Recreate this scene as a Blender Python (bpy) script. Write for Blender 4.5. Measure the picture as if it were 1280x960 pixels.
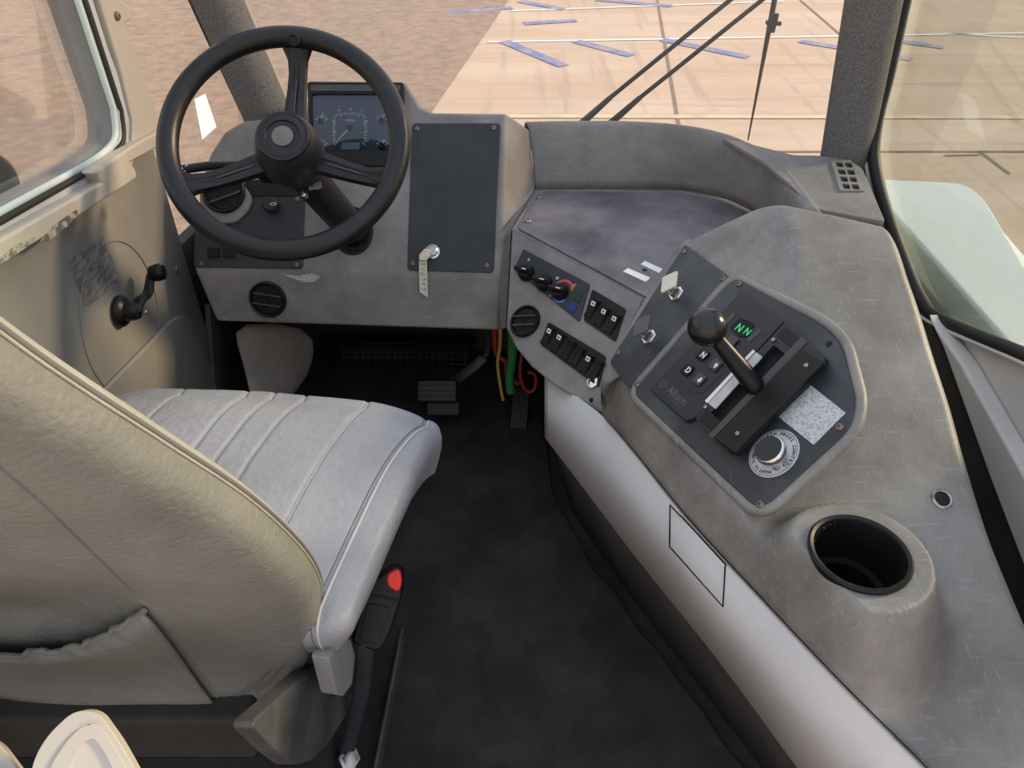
import bpy, bmesh, math, random
from mathutils import Vector, Matrix, noise
from mathutils.geometry import tessellate_polygon
from mathutils.bvhtree import BVHTree
random.seed(7)
V = Vector
for o in list(bpy.data.objects): bpy.data.objects.remove(o)
SC = bpy.context.scene
COL = SC.collection

# ------------------------------------------------------------------ camera, light, exposure
FPX, PITCH, CAM = 960.0, math.radians(38.0), V((0, 0, 1.35))
cam = bpy.data.objects.new('camera', bpy.data.cameras.new('camera'))
COL.objects.link(cam)
cam.location = CAM
cam.rotation_euler = (math.pi/2 - PITCH, 0, 0)
cam.data.sensor_width = 36.0
cam.data.lens = FPX/1280*36.0
cam.data.clip_start = 0.02
SC.camera = cam

SC.view_settings.view_transform = 'Standard'
SC.view_settings.look = 'None'
SC.view_settings.gamma = 1.0
SC.view_settings.use_curve_mapping = False
SC.view_settings.exposure = 0.52

world = bpy.data.worlds.new('sky'); SC.world = world
world.use_nodes = True
wn = world.node_tree; wn.nodes.clear()
tc = wn.nodes.new('ShaderNodeTexCoord'); sp = wn.nodes.new('ShaderNodeSeparateXYZ')
rp = wn.nodes.new('ShaderNodeValToRGB'); bg = wn.nodes.new('ShaderNodeBackground'); wo = wn.nodes.new('ShaderNodeOutputWorld')
rp.color_ramp.elements[0].position = 0.0; rp.color_ramp.elements[0].color = (1.0, 0.80, 0.62, 1)
rp.color_ramp.elements[1].position = 0.9; rp.color_ramp.elements[1].color = (0.74, 0.83, 1.0, 1)
e = rp.color_ramp.elements.new(0.25); e.color = (0.90, 0.90, 0.96, 1)
bg.inputs['Strength'].default_value = 0.85
wn.links.new(tc.outputs['Generated'], sp.inputs[0]); wn.links.new(sp.outputs['Z'], rp.inputs[0])
wn.links.new(rp.outputs[0], bg.inputs[0]); wn.links.new(bg.outputs[0], wo.inputs[0])

sun = bpy.data.objects.new('sun', bpy.data.lights.new('sun', 'SUN')); COL.objects.link(sun)
sun.data.energy = 4.0; sun.data.color = (1.0, 0.74, 0.46); sun.data.angle = math.radians(9)
sd = V((-0.86, -0.30, -0.36)).normalized()          # travelling direction: low, from the right and a little ahead
sun.rotation_euler = sd.to_track_quat('-Z', 'Y').to_euler()

# ------------------------------------------------------------------ geometry helpers
CP, SP_ = math.cos(PITCH), math.sin(PITCH)
def ray(px, py):
    v = (480-py)/FPX
    return V(((px-640)/FPX, CP+v*SP_, -SP_+v*CP))
def AZ(px, py, z):
    r = ray(px, py); return CAM + r*((z-CAM.z)/r.z)
def AX(px, py, x):
    r = ray(px, py); return CAM + r*((x-CAM.x)/r.x)
def AY(px, py, y):
    r = ray(px, py); return CAM + r*((y-CAM.y)/r.y)
class Plane:
    def __init__(s, P, N, up=V((0,0,1))):
        s.P = P.copy(); s.n = N.normalized()
        if s.n.dot(CAM-P) < 0: s.n = -s.n
        s.v = (up - s.n*up.dot(s.n)).normalized(); s.u = s.v.cross(s.n).normalized()
    def at(s, px, py, h=0.0):
        r = ray(px, py); Q = s.P + s.n*h
        return CAM + r*((Q-CAM).dot(s.n)/r.dot(s.n))
    def z(s, x, y):
        return s.P.z - (s.n.x*(x-s.P.x)+s.n.y*(y-s.P.y))/s.n.z
    def frame(s, O, ax=None):
        a = s.u if ax is None else (ax - s.n*ax.dot(s.n)).normalized()
        b = s.n.cross(a)
        return Matrix(((a.x,b.x,s.n.x,O.x),(a.y,b.y,s.n.y,O.y),(a.z,b.z,s.n.z,O.z),(0,0,0,1)))
def plane3(a, b, c): return Plane(a, (b-a).cross(c-a))
def frameN(O, n, ax=V((1,0,0))):
    n = n.normalized()
    if abs(n.dot(ax)) > 0.98: ax = V((0,1,0))
    a = (ax - n*ax.dot(n)).normalized(); b = n.cross(a)
    return Matrix(((a.x,b.x,n.x,O.x),(a.y,b.y,n.y,O.y),(a.z,b.z,n.z,O.z),(0,0,0,1)))

def link(o, parent=None):
    COL.objects.link(o)
    if parent is not None:
        o.parent = parent
        o.matrix_parent_inverse = WM.get(parent.name, Matrix()).inverted()
    return o
WM = {}
def thing(name, label, cat, loc=(0,0,0), group=None):
    o = bpy.data.objects.new(name, None); COL.objects.link(o)
    o.location = loc; o['label'] = label; o['category'] = cat
    o.empty_display_size = 0.05
    if group: o['group'] = group
    WM[o.name] = Matrix.Translation(loc)
    return o
def tag(o, label, cat, group=None):
    o['label'] = label; o['category'] = cat
    if group: o['group'] = group
    return o
def struct(o): o['kind'] = 'structure'; return o

def mk(name, verts, faces, mat, parent=None, smooth=False, bev=0, seg=2, sub=0, solid=0, off=-1, fix=True, ang=35, mats=None, mi=None):
    me = bpy.data.meshes.new(name)
    me.from_pydata([tuple(v) for v in verts], [], faces)
    if fix:
        bm = bmesh.new(); bm.from_mesh(me)
        bmesh.ops.remove_doubles(bm, verts=bm.verts, dist=1e-6)
        bmesh.ops.recalc_face_normals(bm, faces=bm.faces); bm.to_mesh(me); bm.free()
    o = bpy.data.objects.new(name, me)
    if mat: me.materials.append(mat)
    for m in (mats or []): me.materials.append(m)
    if mi:
        for p, k in zip(me.polygons, mi): p.material_index = k
    if smooth or bev or sub:
        for p in me.polygons: p.use_smooth = True
    if solid:
        m = o.modifiers.new('solid', 'SOLIDIFY'); m.thickness = solid; m.offset = off
    if bev:
        m = o.modifiers.new('bevel', 'BEVEL'); m.width = bev; m.segments = seg; m.limit_method = 'ANGLE'
        m.angle_limit = math.radians(ang); m.harden_normals = True
    if sub:
        m = o.modifiers.new('sub', 'SUBSURF'); m.levels = sub; m.render_levels = sub
    return link(o, parent)

def fillet(pts, r, n=4):
    out = []; N = len(pts)
    rs = r if isinstance(r, (list, tuple)) else [r]*N
    for i, p in enumerate(pts):
        rr = rs[i]; a = pts[i-1]-p; b = pts[(i+1) % N]-p
        if rr <= 0: out.append(p.copy()); continue
        la, lb = a.length, b.length; a = a/la; b = b/lb
        t = min(rr, la*0.48, lb*0.48)
        for k in range(n+1):
            s = k/n; out.append(p + a*t*(1-s)**2 + b*t*s**2)
    return out
def prism(name, pts, d, mat, parent=None, bev=0, seg=2, holes=(), smooth=False):
    """closed planar outline pushed by the vector d"""
    loops = [list(pts)] + [list(h) for h in holes]
    flat = [p for l in loops for p in l]; n = len(flat)
    tris = tessellate_polygon(loops) if holes else None
    faces = []
    if tris:
        faces += [tuple(t) for t in tris] + [tuple(i+n for i in reversed(t)) for t in tris]
    else:
        faces += [tuple(range(n)), tuple(range(2*n-1, n-1, -1))]
    o = 0
    for l in loops:
        m = len(l)
        for i in range(m):
            a, b = o+i, o+(i+1) % m
            faces.append((a, b, b+n, a+n))
        o += m
    verts = flat + [p+d for p in flat]
    return mk(name, verts, faces, mat, parent, bev=bev, seg=seg, smooth=smooth, ang=40)
def slab(name, px, pl, h0, h1, mat, parent=None, r=0.004, bev=0.0012, n=4, holes=()):
    top = fillet([pl.at(x, y, h1) for x, y in px], r, n)
    hs = [fillet([pl.at(x, y, h1) for x, y in h], r, n) for h in holes]
    return prism(name, top, -pl.n*(h1-h0), mat, parent, bev=bev, holes=hs)
def obox(name, M, s, mat, parent=None, bev=0.001, seg=2, taper=1.0):
    """box: M frame at centre of the base, size s, z from 0 to s.z"""
    x, y, z = s[0]/2, s[1]/2, s[2]; t = taper
    vs = [(-x,-y,0),(x,-y,0),(x,y,0),(-x,y,0),(-x*t,-y*t,z),(x*t,-y*t,z),(x*t,y*t,z),(-x*t,y*t,z)]
    return mk(name, [M @ V(v) for v in vs], [(3,2,1,0),(4,5,6,7),(0,1,5,4),(1,2,6,5),(2,3,7,6),(3,0,4,7)], mat, parent, bev=bev, seg=seg)
def lathe(name, M, prof, mat, parent=None, seg=32, smooth=True, mats=None, mif=None, sx=1.0, sy=1.0, ang=40, bev=0, cap=(True, True)):
    vs, fs, mi = [], [], []
    for r, h in prof:
        for k in range(seg):
            a = 2*math.pi*k/seg; vs.append(M @ V((r*math.cos(a)*sx, r*math.sin(a)*sy, h)))
    for i in range(len(prof)-1):
        for k in range(seg):
            k2 = (k+1) % seg
            fs.append((i*seg+k, i*seg+k2, (i+1)*seg+k2, (i+1)*seg+k)); mi.append(mif(i) if mif else 0)
    if prof[0][0] > 1e-5 and cap[0]: fs.append(tuple(range(seg-1, -1, -1))); mi.append(mif(0) if mif else 0)
    if prof[-1][0] > 1e-5 and cap[1]: fs.append(tuple((len(prof)-1)*seg+k for k in range(seg))); mi.append(mif(len(prof)-2) if mif else 0)
    o = mk(name, vs, fs, mat, parent, smooth=smooth, mats=mats, fix=not mif)
    if mif:
        for p, k in zip(o.data.polygons, mi): p.material_index = k
    if smooth: edge_sharp(o, ang)
    return o
def edge_sharp(o, ang=40):
    me = o.data
    bm = bmesh.new(); bm.from_mesh(me)
    bmesh.ops.remove_doubles(bm, verts=bm.verts, dist=1e-7)
    for e in bm.edges:
        if len(e.link_faces) == 2 and e.calc_face_angle(0) > math.radians(ang): e.smooth = False
    bm.to_mesh(me); bm.free()
def cat(pts, n=6, closed=False):
    out = []; N = len(pts)
    rng = range(N) if closed else range(N-1)
    for i in rng:
        p0 = pts[i-1] if (closed or i > 0) else pts[0]
        p1 = pts[i]; p2 = pts[(i+1) % N]
        p3 = pts[(i+2) % N] if (closed or i+2 < N) else pts[-1]
        for k in range(n):
            t = k/n
            out.append(0.5*((2*p1)+(p2-p0)*t+(2*p0-5*p1+4*p2-p3)*t*t+(3*p1-p0-3*p2+p3)*t**3))
    if not closed: out.append(pts[-1].copy())
    return out
def tube(name, pts, r, mat, parent=None, closed=False, seg=10, flat=1.0, upv=None):
    N = len(pts); vs, fs = [], []
    rad = r if isinstance(r, (list, tuple)) else [r]*N
    prev = None
    for i, p in enumerate(pts):
        if closed: t = (pts[(i+1) % N]-pts[i-1]).normalized()
        else: t = (pts[min(i+1, N-1)]-pts[max(i-1, 0)]).normalized()
        if upv is not None: a = (upv - t*upv.dot(t)).normalized()
        elif prev is None:
            a = V((0,0,1)) if abs(t.z) < 0.9 else V((1,0,0)); a = (a - t*a.dot(t)).normalized()
        else: a = (prev - t*prev.dot(t)).normalized()
        prev = a; b = t.cross(a)
        for k in range(seg):
            w = 2*math.pi*k/seg; vs.append(p + (a*math.cos(w)*flat + b*math.sin(w))*rad[i])
    for i in range(N if closed else N-1):
        j = (i+1) % N
        for k in range(seg):
            k2 = (k+1) % seg; fs.append((i*seg+k, i*seg+k2, j*seg+k2, j*seg+k))
    if not closed: fs += [tuple(range(seg-1,-1,-1)), tuple((N-1)*seg+k for k in range(seg))]
    o = mk(name, vs, fs, mat, parent, smooth=True); edge_sharp(o, 50); return o
def sheet(name, rows, mat, parent=None, solid=0.003, sub=0, smooth=True, off=-1, bev=0):
    nv, nu = len(rows), len(rows[0]); vs = [p for r in rows for p in r]
    fs = [(i*nu+j, i*nu+j+1, (i+1)*nu+j+1, (i+1)*nu+j) for i in range(nv-1) for j in range(nu-1)]
    return mk(name, vs, fs, mat, parent, smooth=smooth, solid=solid, off=off, sub=sub, bev=bev)
def text(name, s, M, size, mat, parent=None, ext=0.0003, bold=False, align='CENTER'):
    c = bpy.data.curves.new(name, 'FONT'); c.body = s; c.size = size; c.align_x = align; c.align_y = 'CENTER'
    c.extrude = ext; c.resolution_u = 2
    if bold: c.offset = size*0.02
    t = bpy.data.objects.new('tmp', c); COL.objects.link(t)
    dg = bpy.context.evaluated_depsgraph_get(); dg.update()
    me = bpy.data.meshes.new_from_object(t.evaluated_get(dg)); bpy.data.objects.remove(t)
    me.name = name; me.transform(M); me.materials.clear(); me.materials.append(mat)
    o = bpy.data.objects.new(name, me); return link(o, parent)
def join_text(name, items, mat, parent):
    """several strings (s, M, size) printed as one flat piece of lettering"""
    bm = bmesh.new()
    for s, M, size in items:
        o = text('t', s, M, size, mat, None); bm.from_mesh(o.data); bpy.data.objects.remove(o)
    me = bpy.data.meshes.new(name); bm.to_mesh(me); bm.free(); me.materials.append(mat)
    return link(bpy.data.objects.new(name, me), parent)
def bvh_of(o):
    dg = bpy.context.evaluated_depsgraph_get(); dg.update()
    ev = o.evaluated_get(dg); me = ev.to_mesh()
    b = BVHTree.FromPolygons([v.co.copy() for v in me.vertices], [tuple(p.vertices) for p in me.polygons]); ev.to_mesh_clear()
    return b
def hit(b, px, py, h=0.0):
    r = ray(px, py).normalized(); loc, n, i, d = b.ray_cast(CAM, r)
    if loc is None: return None, None
    if n.dot(r) > 0: n = -n
    return loc + n*h, n

# ------------------------------------------------------------------ materials
def mat(name, c, rough=0.5, metal=0.0, c2=None, scale=8, bump=0.0, bscale=200, bdist=0.002, spec=0.5, scratch=None, sscale=30,
        rough2=None, coat=0.0, thr=(0.4, 0.65), stretch=(1,1,1), emis=None, estr=0, sthr=(0.70, 0.76), smix=0.5):
    m = bpy.data.materials.new(name); m.use_nodes = True; nt = m.node_tree; L = nt.links
    b = nt.nodes['Principled BSDF']; N = nt.nodes.new
    b.inputs['Base Color'].default_value = (*c, 1); b.inputs['Roughness'].default_value = rough
    b.inputs['Metallic'].default_value = metal; b.inputs['Specular IOR Level'].default_value = spec
    b.inputs['Coat Weight'].default_value = coat
    if emis: b.inputs['Emission Color'].default_value = (*emis, 1); b.inputs['Emission Strength'].default_value = estr
    t = N('ShaderNodeTexCoord'); mp = N('ShaderNodeMapping'); mp.inputs['Scale'].default_value = stretch
    L.new(t.outputs['Object'], mp.inputs[0]); col = None
    if c2:
        n = N('ShaderNodeTexNoise'); n.inputs['Scale'].default_value = scale; n.inputs['Detail'].default_value = 6; n.inputs['Roughness'].default_value = 0.65
        r = N('ShaderNodeMapRange'); r.inputs['From Min'].default_value = thr[0]; r.inputs['From Max'].default_value = thr[1]
        x = N('ShaderNodeMix'); x.data_type = 'RGBA'; x.inputs['A'].default_value = (*c, 1); x.inputs['B'].default_value = (*c2, 1)
        L.new(mp.outputs[0], n.inputs[0]); L.new(n.outputs['Fac'], r.inputs[0]); L.new(r.outputs[0], x.inputs['Factor']); col = x.outputs['Result']
        if rough2 is not None:
            rr = N('ShaderNodeMapRange'); rr.inputs['To Min'].default_value = rough; rr.inputs['To Max'].default_value = rough2
            L.new(r.outputs[0], rr.inputs[0]); L.new(rr.outputs[0], b.inputs['Roughness'])
    if scratch:
        fac = None
        for k, (rz, st) in enumerate((((0.5, 0.3, 0.4), (1, 14, 5)), ((0.2, 0.9, 2.0), (16, 1, 6)))):
            m2 = N('ShaderNodeMapping'); m2.inputs['Rotation'].default_value = rz; m2.inputs['Scale'].default_value = st
            n2 = N('ShaderNodeTexNoise'); n2.inputs['Scale'].default_value = sscale*0.35; n2.inputs['Detail'].default_value = 3
            r2 = N('ShaderNodeMapRange'); r2.inputs['From Min'].default_value = sthr[0]; r2.inputs['From Max'].default_value = sthr[1]; r2.inputs['To Max'].default_value = smix
            L.new(t.outputs['Object'], m2.inputs[0]); L.new(m2.outputs[0], n2.inputs[0]); L.new(n2.outputs['Fac'], r2.inputs[0])
            if fac is None: fac = r2.outputs[0]
            else:
                a = N('ShaderNodeMath'); a.operation = 'MAXIMUM'; L.new(fac, a.inputs[0]); L.new(r2.outputs[0], a.inputs[1]); fac = a.outputs[0]
        x2 = N('ShaderNodeMix'); x2.data_type = 'RGBA'; x2.inputs['B'].default_value = (*scratch, 1)
        if col: L.new(col, x2.inputs['A'])
        else: x2.inputs['A'].default_value = (*c, 1)
        L.new(fac, x2.inputs['Factor']); col = x2.outputs['Result']
    if col: L.new(col, b.inputs['Base Color'])
    if bump:
        n3 = N('ShaderNodeTexNoise'); n3.inputs['Scale'].default_value = bscale; n3.inputs['Detail'].default_value = 3
        bp = N('ShaderNodeBump'); bp.inputs['Strength'].default_value = bump; bp.inputs['Distance'].default_value = bdist
        L.new(mp.outputs[0], n3.inputs[0]); L.new(n3.outputs['Fac'], bp.inputs['Height']); L.new(bp.outputs[0], b.inputs['Normal'])
    return m
def glass(name, tint, rmax=0.35):
    m = bpy.data.materials.new(name); m.use_nodes = True; nt = m.node_tree; nt.nodes.clear(); N = nt.nodes.new
    tr = N('ShaderNodeBsdfTransparent'); tr.inputs[0].default_value = (*tint, 1)
    gl = N('ShaderNodeBsdfGlossy'); gl.inputs['Roughness'].default_value = 0.02
    fr = N('ShaderNodeFresnel'); fr.inputs['IOR'].default_value = 1.45
    mx = N('ShaderNodeMixShader'); o = N('ShaderNodeOutputMaterial'); ml = N('ShaderNodeMath'); ml.operation = 'MULTIPLY'; ml.inputs[1].default_value = rmax
    nt.links.new(fr.outputs[0], ml.inputs[0]); nt.links.new(ml.outputs[0], mx.inputs[0])
    nt.links.new(tr.outputs[0], mx.inputs[1]); nt.links.new(gl.outputs[0], mx.inputs[2]); nt.links.new(mx.outputs[0], o.inputs[0])
    return m
def dirt_glass(name, tint, haze):
    m = glass(name, tint); nt = m.node_tree; N = nt.nodes.new
    out = [n for n in nt.nodes if n.type == 'OUTPUT_MATERIAL'][0]; src = out.inputs[0].links[0].from_socket
    d = N('ShaderNodeBsdfDiffuse'); d.inputs[0].default_value = (0.75, 0.70, 0.66, 1)
    t = N('ShaderNodeTexCoord'); n = N('ShaderNodeTexNoise'); n.inputs['Scale'].default_value = 3; n.inputs['Detail'].default_value = 8
    r = N('ShaderNodeMapRange'); r.inputs['From Min'].default_value = 0.3; r.inputs['From Max'].default_value = 0.8; r.inputs['To Min'].default_value = haze*0.5; r.inputs['To Max'].default_value = haze*1.5
    mx = N('ShaderNodeMixShader')
    nt.links.new(t.outputs['Object'], n.inputs[0]); nt.links.new(n.outputs['Fac'], r.inputs[0]); nt.links.new(r.outputs[0], mx.inputs[0])
    nt.links.new(src, mx.inputs[1]); nt.links.new(d.outputs[0], mx.inputs[2]); nt.links.new(mx.outputs[0], out.inputs[0])
    return m

M_dash = mat('worn_dash_plastic', (0.165, 0.158, 0.155), 0.55, c2=(0.25, 0.24, 0.235), scale=7, bump=0.25, bscale=500, scratch=(0.48, 0.47, 0.46), sscale=55, smix=0.22, sthr=(0.62, 0.76))
M_hump = mat('worn_console_plastic', (0.150, 0.142, 0.135), 0.5, c2=(0.26, 0.25, 0.235), scale=6, bump=0.25, bscale=450, scratch=(0.52, 0.51, 0.49), sscale=60, smix=0.24, sthr=(0.61, 0.76))
M_tray = mat('tray_mat', (0.075, 0.072, 0.082), 0.42, c2=(0.20, 0.19, 0.21), scale=5, bump=0.05, scratch=(0.4, 0.4, 0.42), sscale=20, smix=0.3, thr=(0.38, 0.62))
M_panel = mat('black_grained_panel', (0.020, 0.025, 0.032), 0.62, c2=(0.030, 0.036, 0.043), scale=14, bump=0.3, bscale=900)
M_plate = mat('dark_steel_plate', (0.020, 0.024, 0.030), 0.45, c2=(0.050, 0.057, 0.066), scale=10, bump=0.05, scratch=(0.2, 0.21, 0.23), sscale=22, smix=0.35)
M_black = mat('black_plastic', (0.007, 0.007, 0.008), 0.38, spec=0.3, bump=0.08, bscale=700)
M_wheel = mat('black_rim_plastic', (0.006, 0.007, 0.010), 0.33, spec=0.4, c2=(0.012, 0.012, 0.014), scale=20, bump=0.12, bscale=600, rough2=0.42)
M_hub = mat('hub_plastic', (0.016, 0.015, 0.016), 0.5, bump=0.2, bscale=700)
M_matte = mat('matte_black', (0.006, 0.006, 0.007), 0.8)
M_key = mat('keypad_plastic', (0.014, 0.016, 0.020), 0.5, bump=0.15, bscale=800)
M_grey = mat('bezel_grey', (0.055, 0.055, 0.055), 0.55)
M_chrome = mat('chrome', (0.75, 0.75, 0.74), 0.22, 1.0)
M_steel = mat('brushed_steel', (0.45, 0.44, 0.43), 0.38, 1.0, c2=(0.28, 0.26, 0.24), scale=60)
M_rust = mat('rusty_screw', (0.16, 0.10, 0.08), 0.55, 0.6, c2=(0.3, 0.27, 0.25), scale=300)
M_white = mat('white_print', (0.8, 0.8, 0.8), 0.6)
M_ivory = mat('ivory_plastic', (0.62, 0.62, 0.52), 0.5)
M_emb = mat('embossed_grey', (0.085, 0.09, 0.10), 0.5)
M_glow = mat('green_digit', (0.03, 0.35, 0.12), 0.5, emis=(0.05, 0.7, 0.25), estr=0.4)
M_green = mat('green_lens', (0.0, 0.04, 0.03), 0.25)
M_blue = mat('blue_lens', (0.01, 0.03, 0.22), 0.25)
M_lblue = mat('blue_print', (0.08, 0.22, 0.65), 0.6)
M_red = mat('red_print', (0.60, 0.06, 0.05), 0.55)
M_redb = mat('red_button', (0.80, 0.03, 0.02), 0.4)
M_wpanel = mat('white_painted_metal', (0.67, 0.67, 0.69), 0.45, c2=(0.60, 0.595, 0.61), scale=3, scratch=(0.2, 0.19, 0.19), sscale=12, sthr=(0.76, 0.8), smix=0.35, bump=0.02, bscale=40)
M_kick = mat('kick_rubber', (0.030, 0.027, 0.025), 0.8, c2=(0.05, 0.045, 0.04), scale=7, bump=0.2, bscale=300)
M_floor = mat('floor_rubber', (0.015, 0.0135, 0.013), 0.8, c2=(0.040, 0.036, 0.033), scale=7, bump=0.5, bscale=420, scratch=(0.12,0.115,0.11), sscale=60, smix=0.25, sthr=(0.66, 0.8))
M_vinyl = mat('seat_vinyl', (0.345, 0.35, 0.38), 0.42, c2=(0.27, 0.275, 0.305), scale=5, bump=0.45, bscale=90, bdist=.004)
M_vback = mat('seat_back_vinyl', (0.25, 0.25, 0.23), 0.5, c2=(0.18, 0.18, 0.165), scale=4, bump=0.4, bscale=160, bdist=.004, scratch=(0.12, 0.11, 0.10), sscale=7, sthr=(0.74, 0.8), smix=0.5)
M_bolster_lit = mat('sunlit_bolster_vinyl', (0.44, 0.42, 0.37), 0.5, c2=(0.38, 0.36, 0.31), scale=30, bump=0.3, bscale=300)  # same vinyl as the back, with warm sunlight put into its colour
M_pipe = mat('seam_piping', (0.50, 0.49, 0.50), 0.5)
M_thread = mat('seam_thread', (0.16, 0.155, 0.15), 0.6)
M_sgrey = mat('seat_plastic', (0.065, 0.065, 0.066), 0.5, c2=(0.12, 0.12, 0.12), scale=12, bump=0.2, bscale=400)
M_lgrey = mat('light_grey_lever', (0.30, 0.30, 0.30), 0.5, c2=(0.24,0.24,0.24), scale=20)
M_cream = mat('pale_grey_moulding', (0.62, 0.58, 0.52), 0.5)
M_door = mat('door_panel', (0.215, 0.212, 0.20), 0.6, c2=(0.175, 0.172, 0.162), scale=4, bump=0.2, bscale=350)
M_belt = mat('door_trim', (0.44, 0.41, 0.36), 0.5, c2=(0.39, 0.37, 0.33), scale=6)
M_wframe = mat('window_frame_paint', (0.46, 0.49, 0.50), 0.45, c2=(0.40, 0.43, 0.44), scale=5)
M_gasket = mat('rubber_gasket', (0.010, 0.010, 0.010), 0.6)
M_wchan = mat('glass_channel', (0.50, 0.60, 0.58), 0.4)
M_rdoor = mat('right_door_liner', (0.60, 0.58, 0.55), 0.5, c2=(0.52, 0.51, 0.49), scale=5)
M_chip = mat('chipped_paint', (0.10, 0.095, 0.08), 0.8, c2=(0.36,0.33,0.28), scale=60, thr=(0.48,0.56))
M_stick = mat('rubbed_patch', (0.10, 0.098, 0.095), 0.75, c2=(0.22, 0.215, 0.20), scale=35, thr=(0.42, 0.58), stretch=(1, 1, 3))
M_fabric = mat('headliner_fabric', (0.10, 0.098, 0.098), 0.95, c2=(0.22, 0.215, 0.21), scale=330, bump=0.8, bscale=500, spec=0.1, thr=(0.36, 0.66))
M_liner = mat('footwell_liner', (0.36, 0.33, 0.30), 0.8, c2=(0.26, 0.24, 0.22), scale=8)
M_fender = mat('outside_fender_paint', (0.82, 0.90, 0.93), 0.5, c2=(0.76, 0.85, 0.88), scale=3)
M_rubber = mat('wiper_rubber', (0.022, 0.02, 0.018), 0.6)
M_glass = dirt_glass('windscreen_glass', (0.95, 0.95, 0.95), 0.07)
M_glassd = dirt_glass('door_glass', (0.95, 0.95, 0.93), 0.03)
M_glassr = dirt_glass('tinted_door_glass', (0.80, 0.84, 0.82), 0.03)
M_gglass = glass('gauge_lens', (0.85, 0.88, 0.92), 1.0)
M_dial = mat('gauge_face', (0.020, 0.032, 0.050), 0.4)
M_lcd = mat('lcd', (0.22, 0.28, 0.25), 0.4)
M_alu = mat('dial_plate_aluminium', (0.56, 0.57, 0.60), 0.45, 0.2, c2=(0.44, 0.44, 0.46), scale=40)
M_foil = mat('worn_foil_label', (0.55, 0.56, 0.58), 0.5, c2=(0.30, 0.31, 0.33), scale=300, thr=(0.46, 0.60))
M_pine = mat('asphalt', (0.44, 0.30, 0.195), 0.6, c2=(0.27, 0.19, 0.145), scale=7, bump=0.6, bscale=40, thr=(0.36,0.64), bdist=.01)
M_conc = mat('concrete', (0.60, 0.44, 0.31), 0.7, c2=(0.70, 0.55, 0.42), scale=0.9, bump=0.3, bscale=8, stretch=(0.25, 1, 1), scratch=(0.36, 0.27, 0.21), sscale=1.2, sthr=(0.55,0.7), smix=0.4)
M_pblue = mat('blue_road_paint', (0.16, 0.22, 0.50), 0.7, c2=(0.45, 0.38, 0.38), scale=4)
M_pyel = mat('cream_road_paint', (0.80, 0.66, 0.42), 0.6, c2=(0.62, 0.48, 0.34), scale=4)
M_joint = mat('concrete_joint', (0.26, 0.19, 0.14), 0.9)
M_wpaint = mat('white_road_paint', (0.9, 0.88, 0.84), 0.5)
M_w_red = mat('red_cable', (0.35, 0.03, 0.02), 0.5); M_w_yel = mat('yellow_cable', (0.50, 0.34, 0.06), 0.5); M_w_grn = mat('green_cable', (0.03, 0.20, 0.06), 0.5)
M_mirror = mat('mirror_back', (0.55, 0.60, 0.60), 0.35)
M_teal = mat('teal_cable', (0.05, 0.25, 0.30), 0.5)

_scr = {}
def screw(P, n, parent, r=0.0045, m=None, name='screw'):
    m = m or M_steel; key = (m.name, round(r, 4))
    if key not in _scr:
        prof = [(r, 0), (r, r*0.25), (r*0.8, r*0.55), (r*0.35, r*0.62), (r*0.3, r*0.30), (0.0, r*0.28)]
        o = lathe(name, Matrix(), prof, m, None, seg=14); _scr[key] = o.data
        COL.objects.unlink(o); bpy.data.objects.remove(o)
    o = bpy.data.objects.new(name, _scr[key]); link(o, parent)
    o.matrix_basis = frameN(P, n)
    return o

# ------------------------------------------------------------------ outside: yard
GZ = -1.25
g = struct(mk('ground', [(-60,-20,GZ),(60,-20,GZ),(60,90,GZ),(-60,90,GZ)], [(0,1,2,3)], M_conc))
a, b = AZ(636, 0, GZ), AZ(545, 132, GZ); d = a-b
up = V((0,0,0.006))
mk('asphalt_patch', [a+d*5+up, b-d*1.2+up, V((-58, -18, GZ+.006)), V((-58, 88, GZ+.006))], [(0,1,2,3)], M_pine, g)
def stripe(name, p, q, w, m, h=0.008):
    P, Q = AZ(*p, GZ), AZ(*q, GZ); t = (Q-P).normalized(); s = V((-t.y, t.x, 0))*w/2; z = V((0,0,h))
    return mk(name, [P-s+z, Q-s+z, Q+s+z, P+s+z], [(0,1,2,3)], m, g)
stripe('cream_line', (600, 146), (1700, 148), 0.10, M_pyel)
for p, q in [((630,52),(705,83)), ((720,52),(790,70)), ((650,2),(705,12)), ((745,0),(840,8)), ((828,50),(935,72)), ((1000,52),(1140,75)),
             ((655,30),(720,26)), ((1110,50),(1180,60)), ((560,16),(640,10))]:
    stripe('blue_line', p, q, 0.16, M_pblue)
for p, q in [((610,53),(1500,38)), ((640,14),(980,2)), ((1180,42),(1500,60))]:
    stripe('faded_line', p, q, 0.07, M_wpaint, 0.007)
for p, q in [((815,-40),(850,165)), ((1000,0),(1060,52)), ((930,190),(1500,190)), ((1180,195),(1225,194)), ((1225,190),(1262,218))]:
    stripe('joint', p, q, 0.03, M_joint, 0.007)
mk('white_ground_mark', [AZ(243,125,GZ)+up*1.5, AZ(257,118,GZ)+up*1.5, AZ(271,160,GZ)+up*1.5, AZ(253,176,GZ)+up*1.5], [(0,1,2,3)], M_wpaint, g)  # flat white quad lying on the ground

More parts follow.
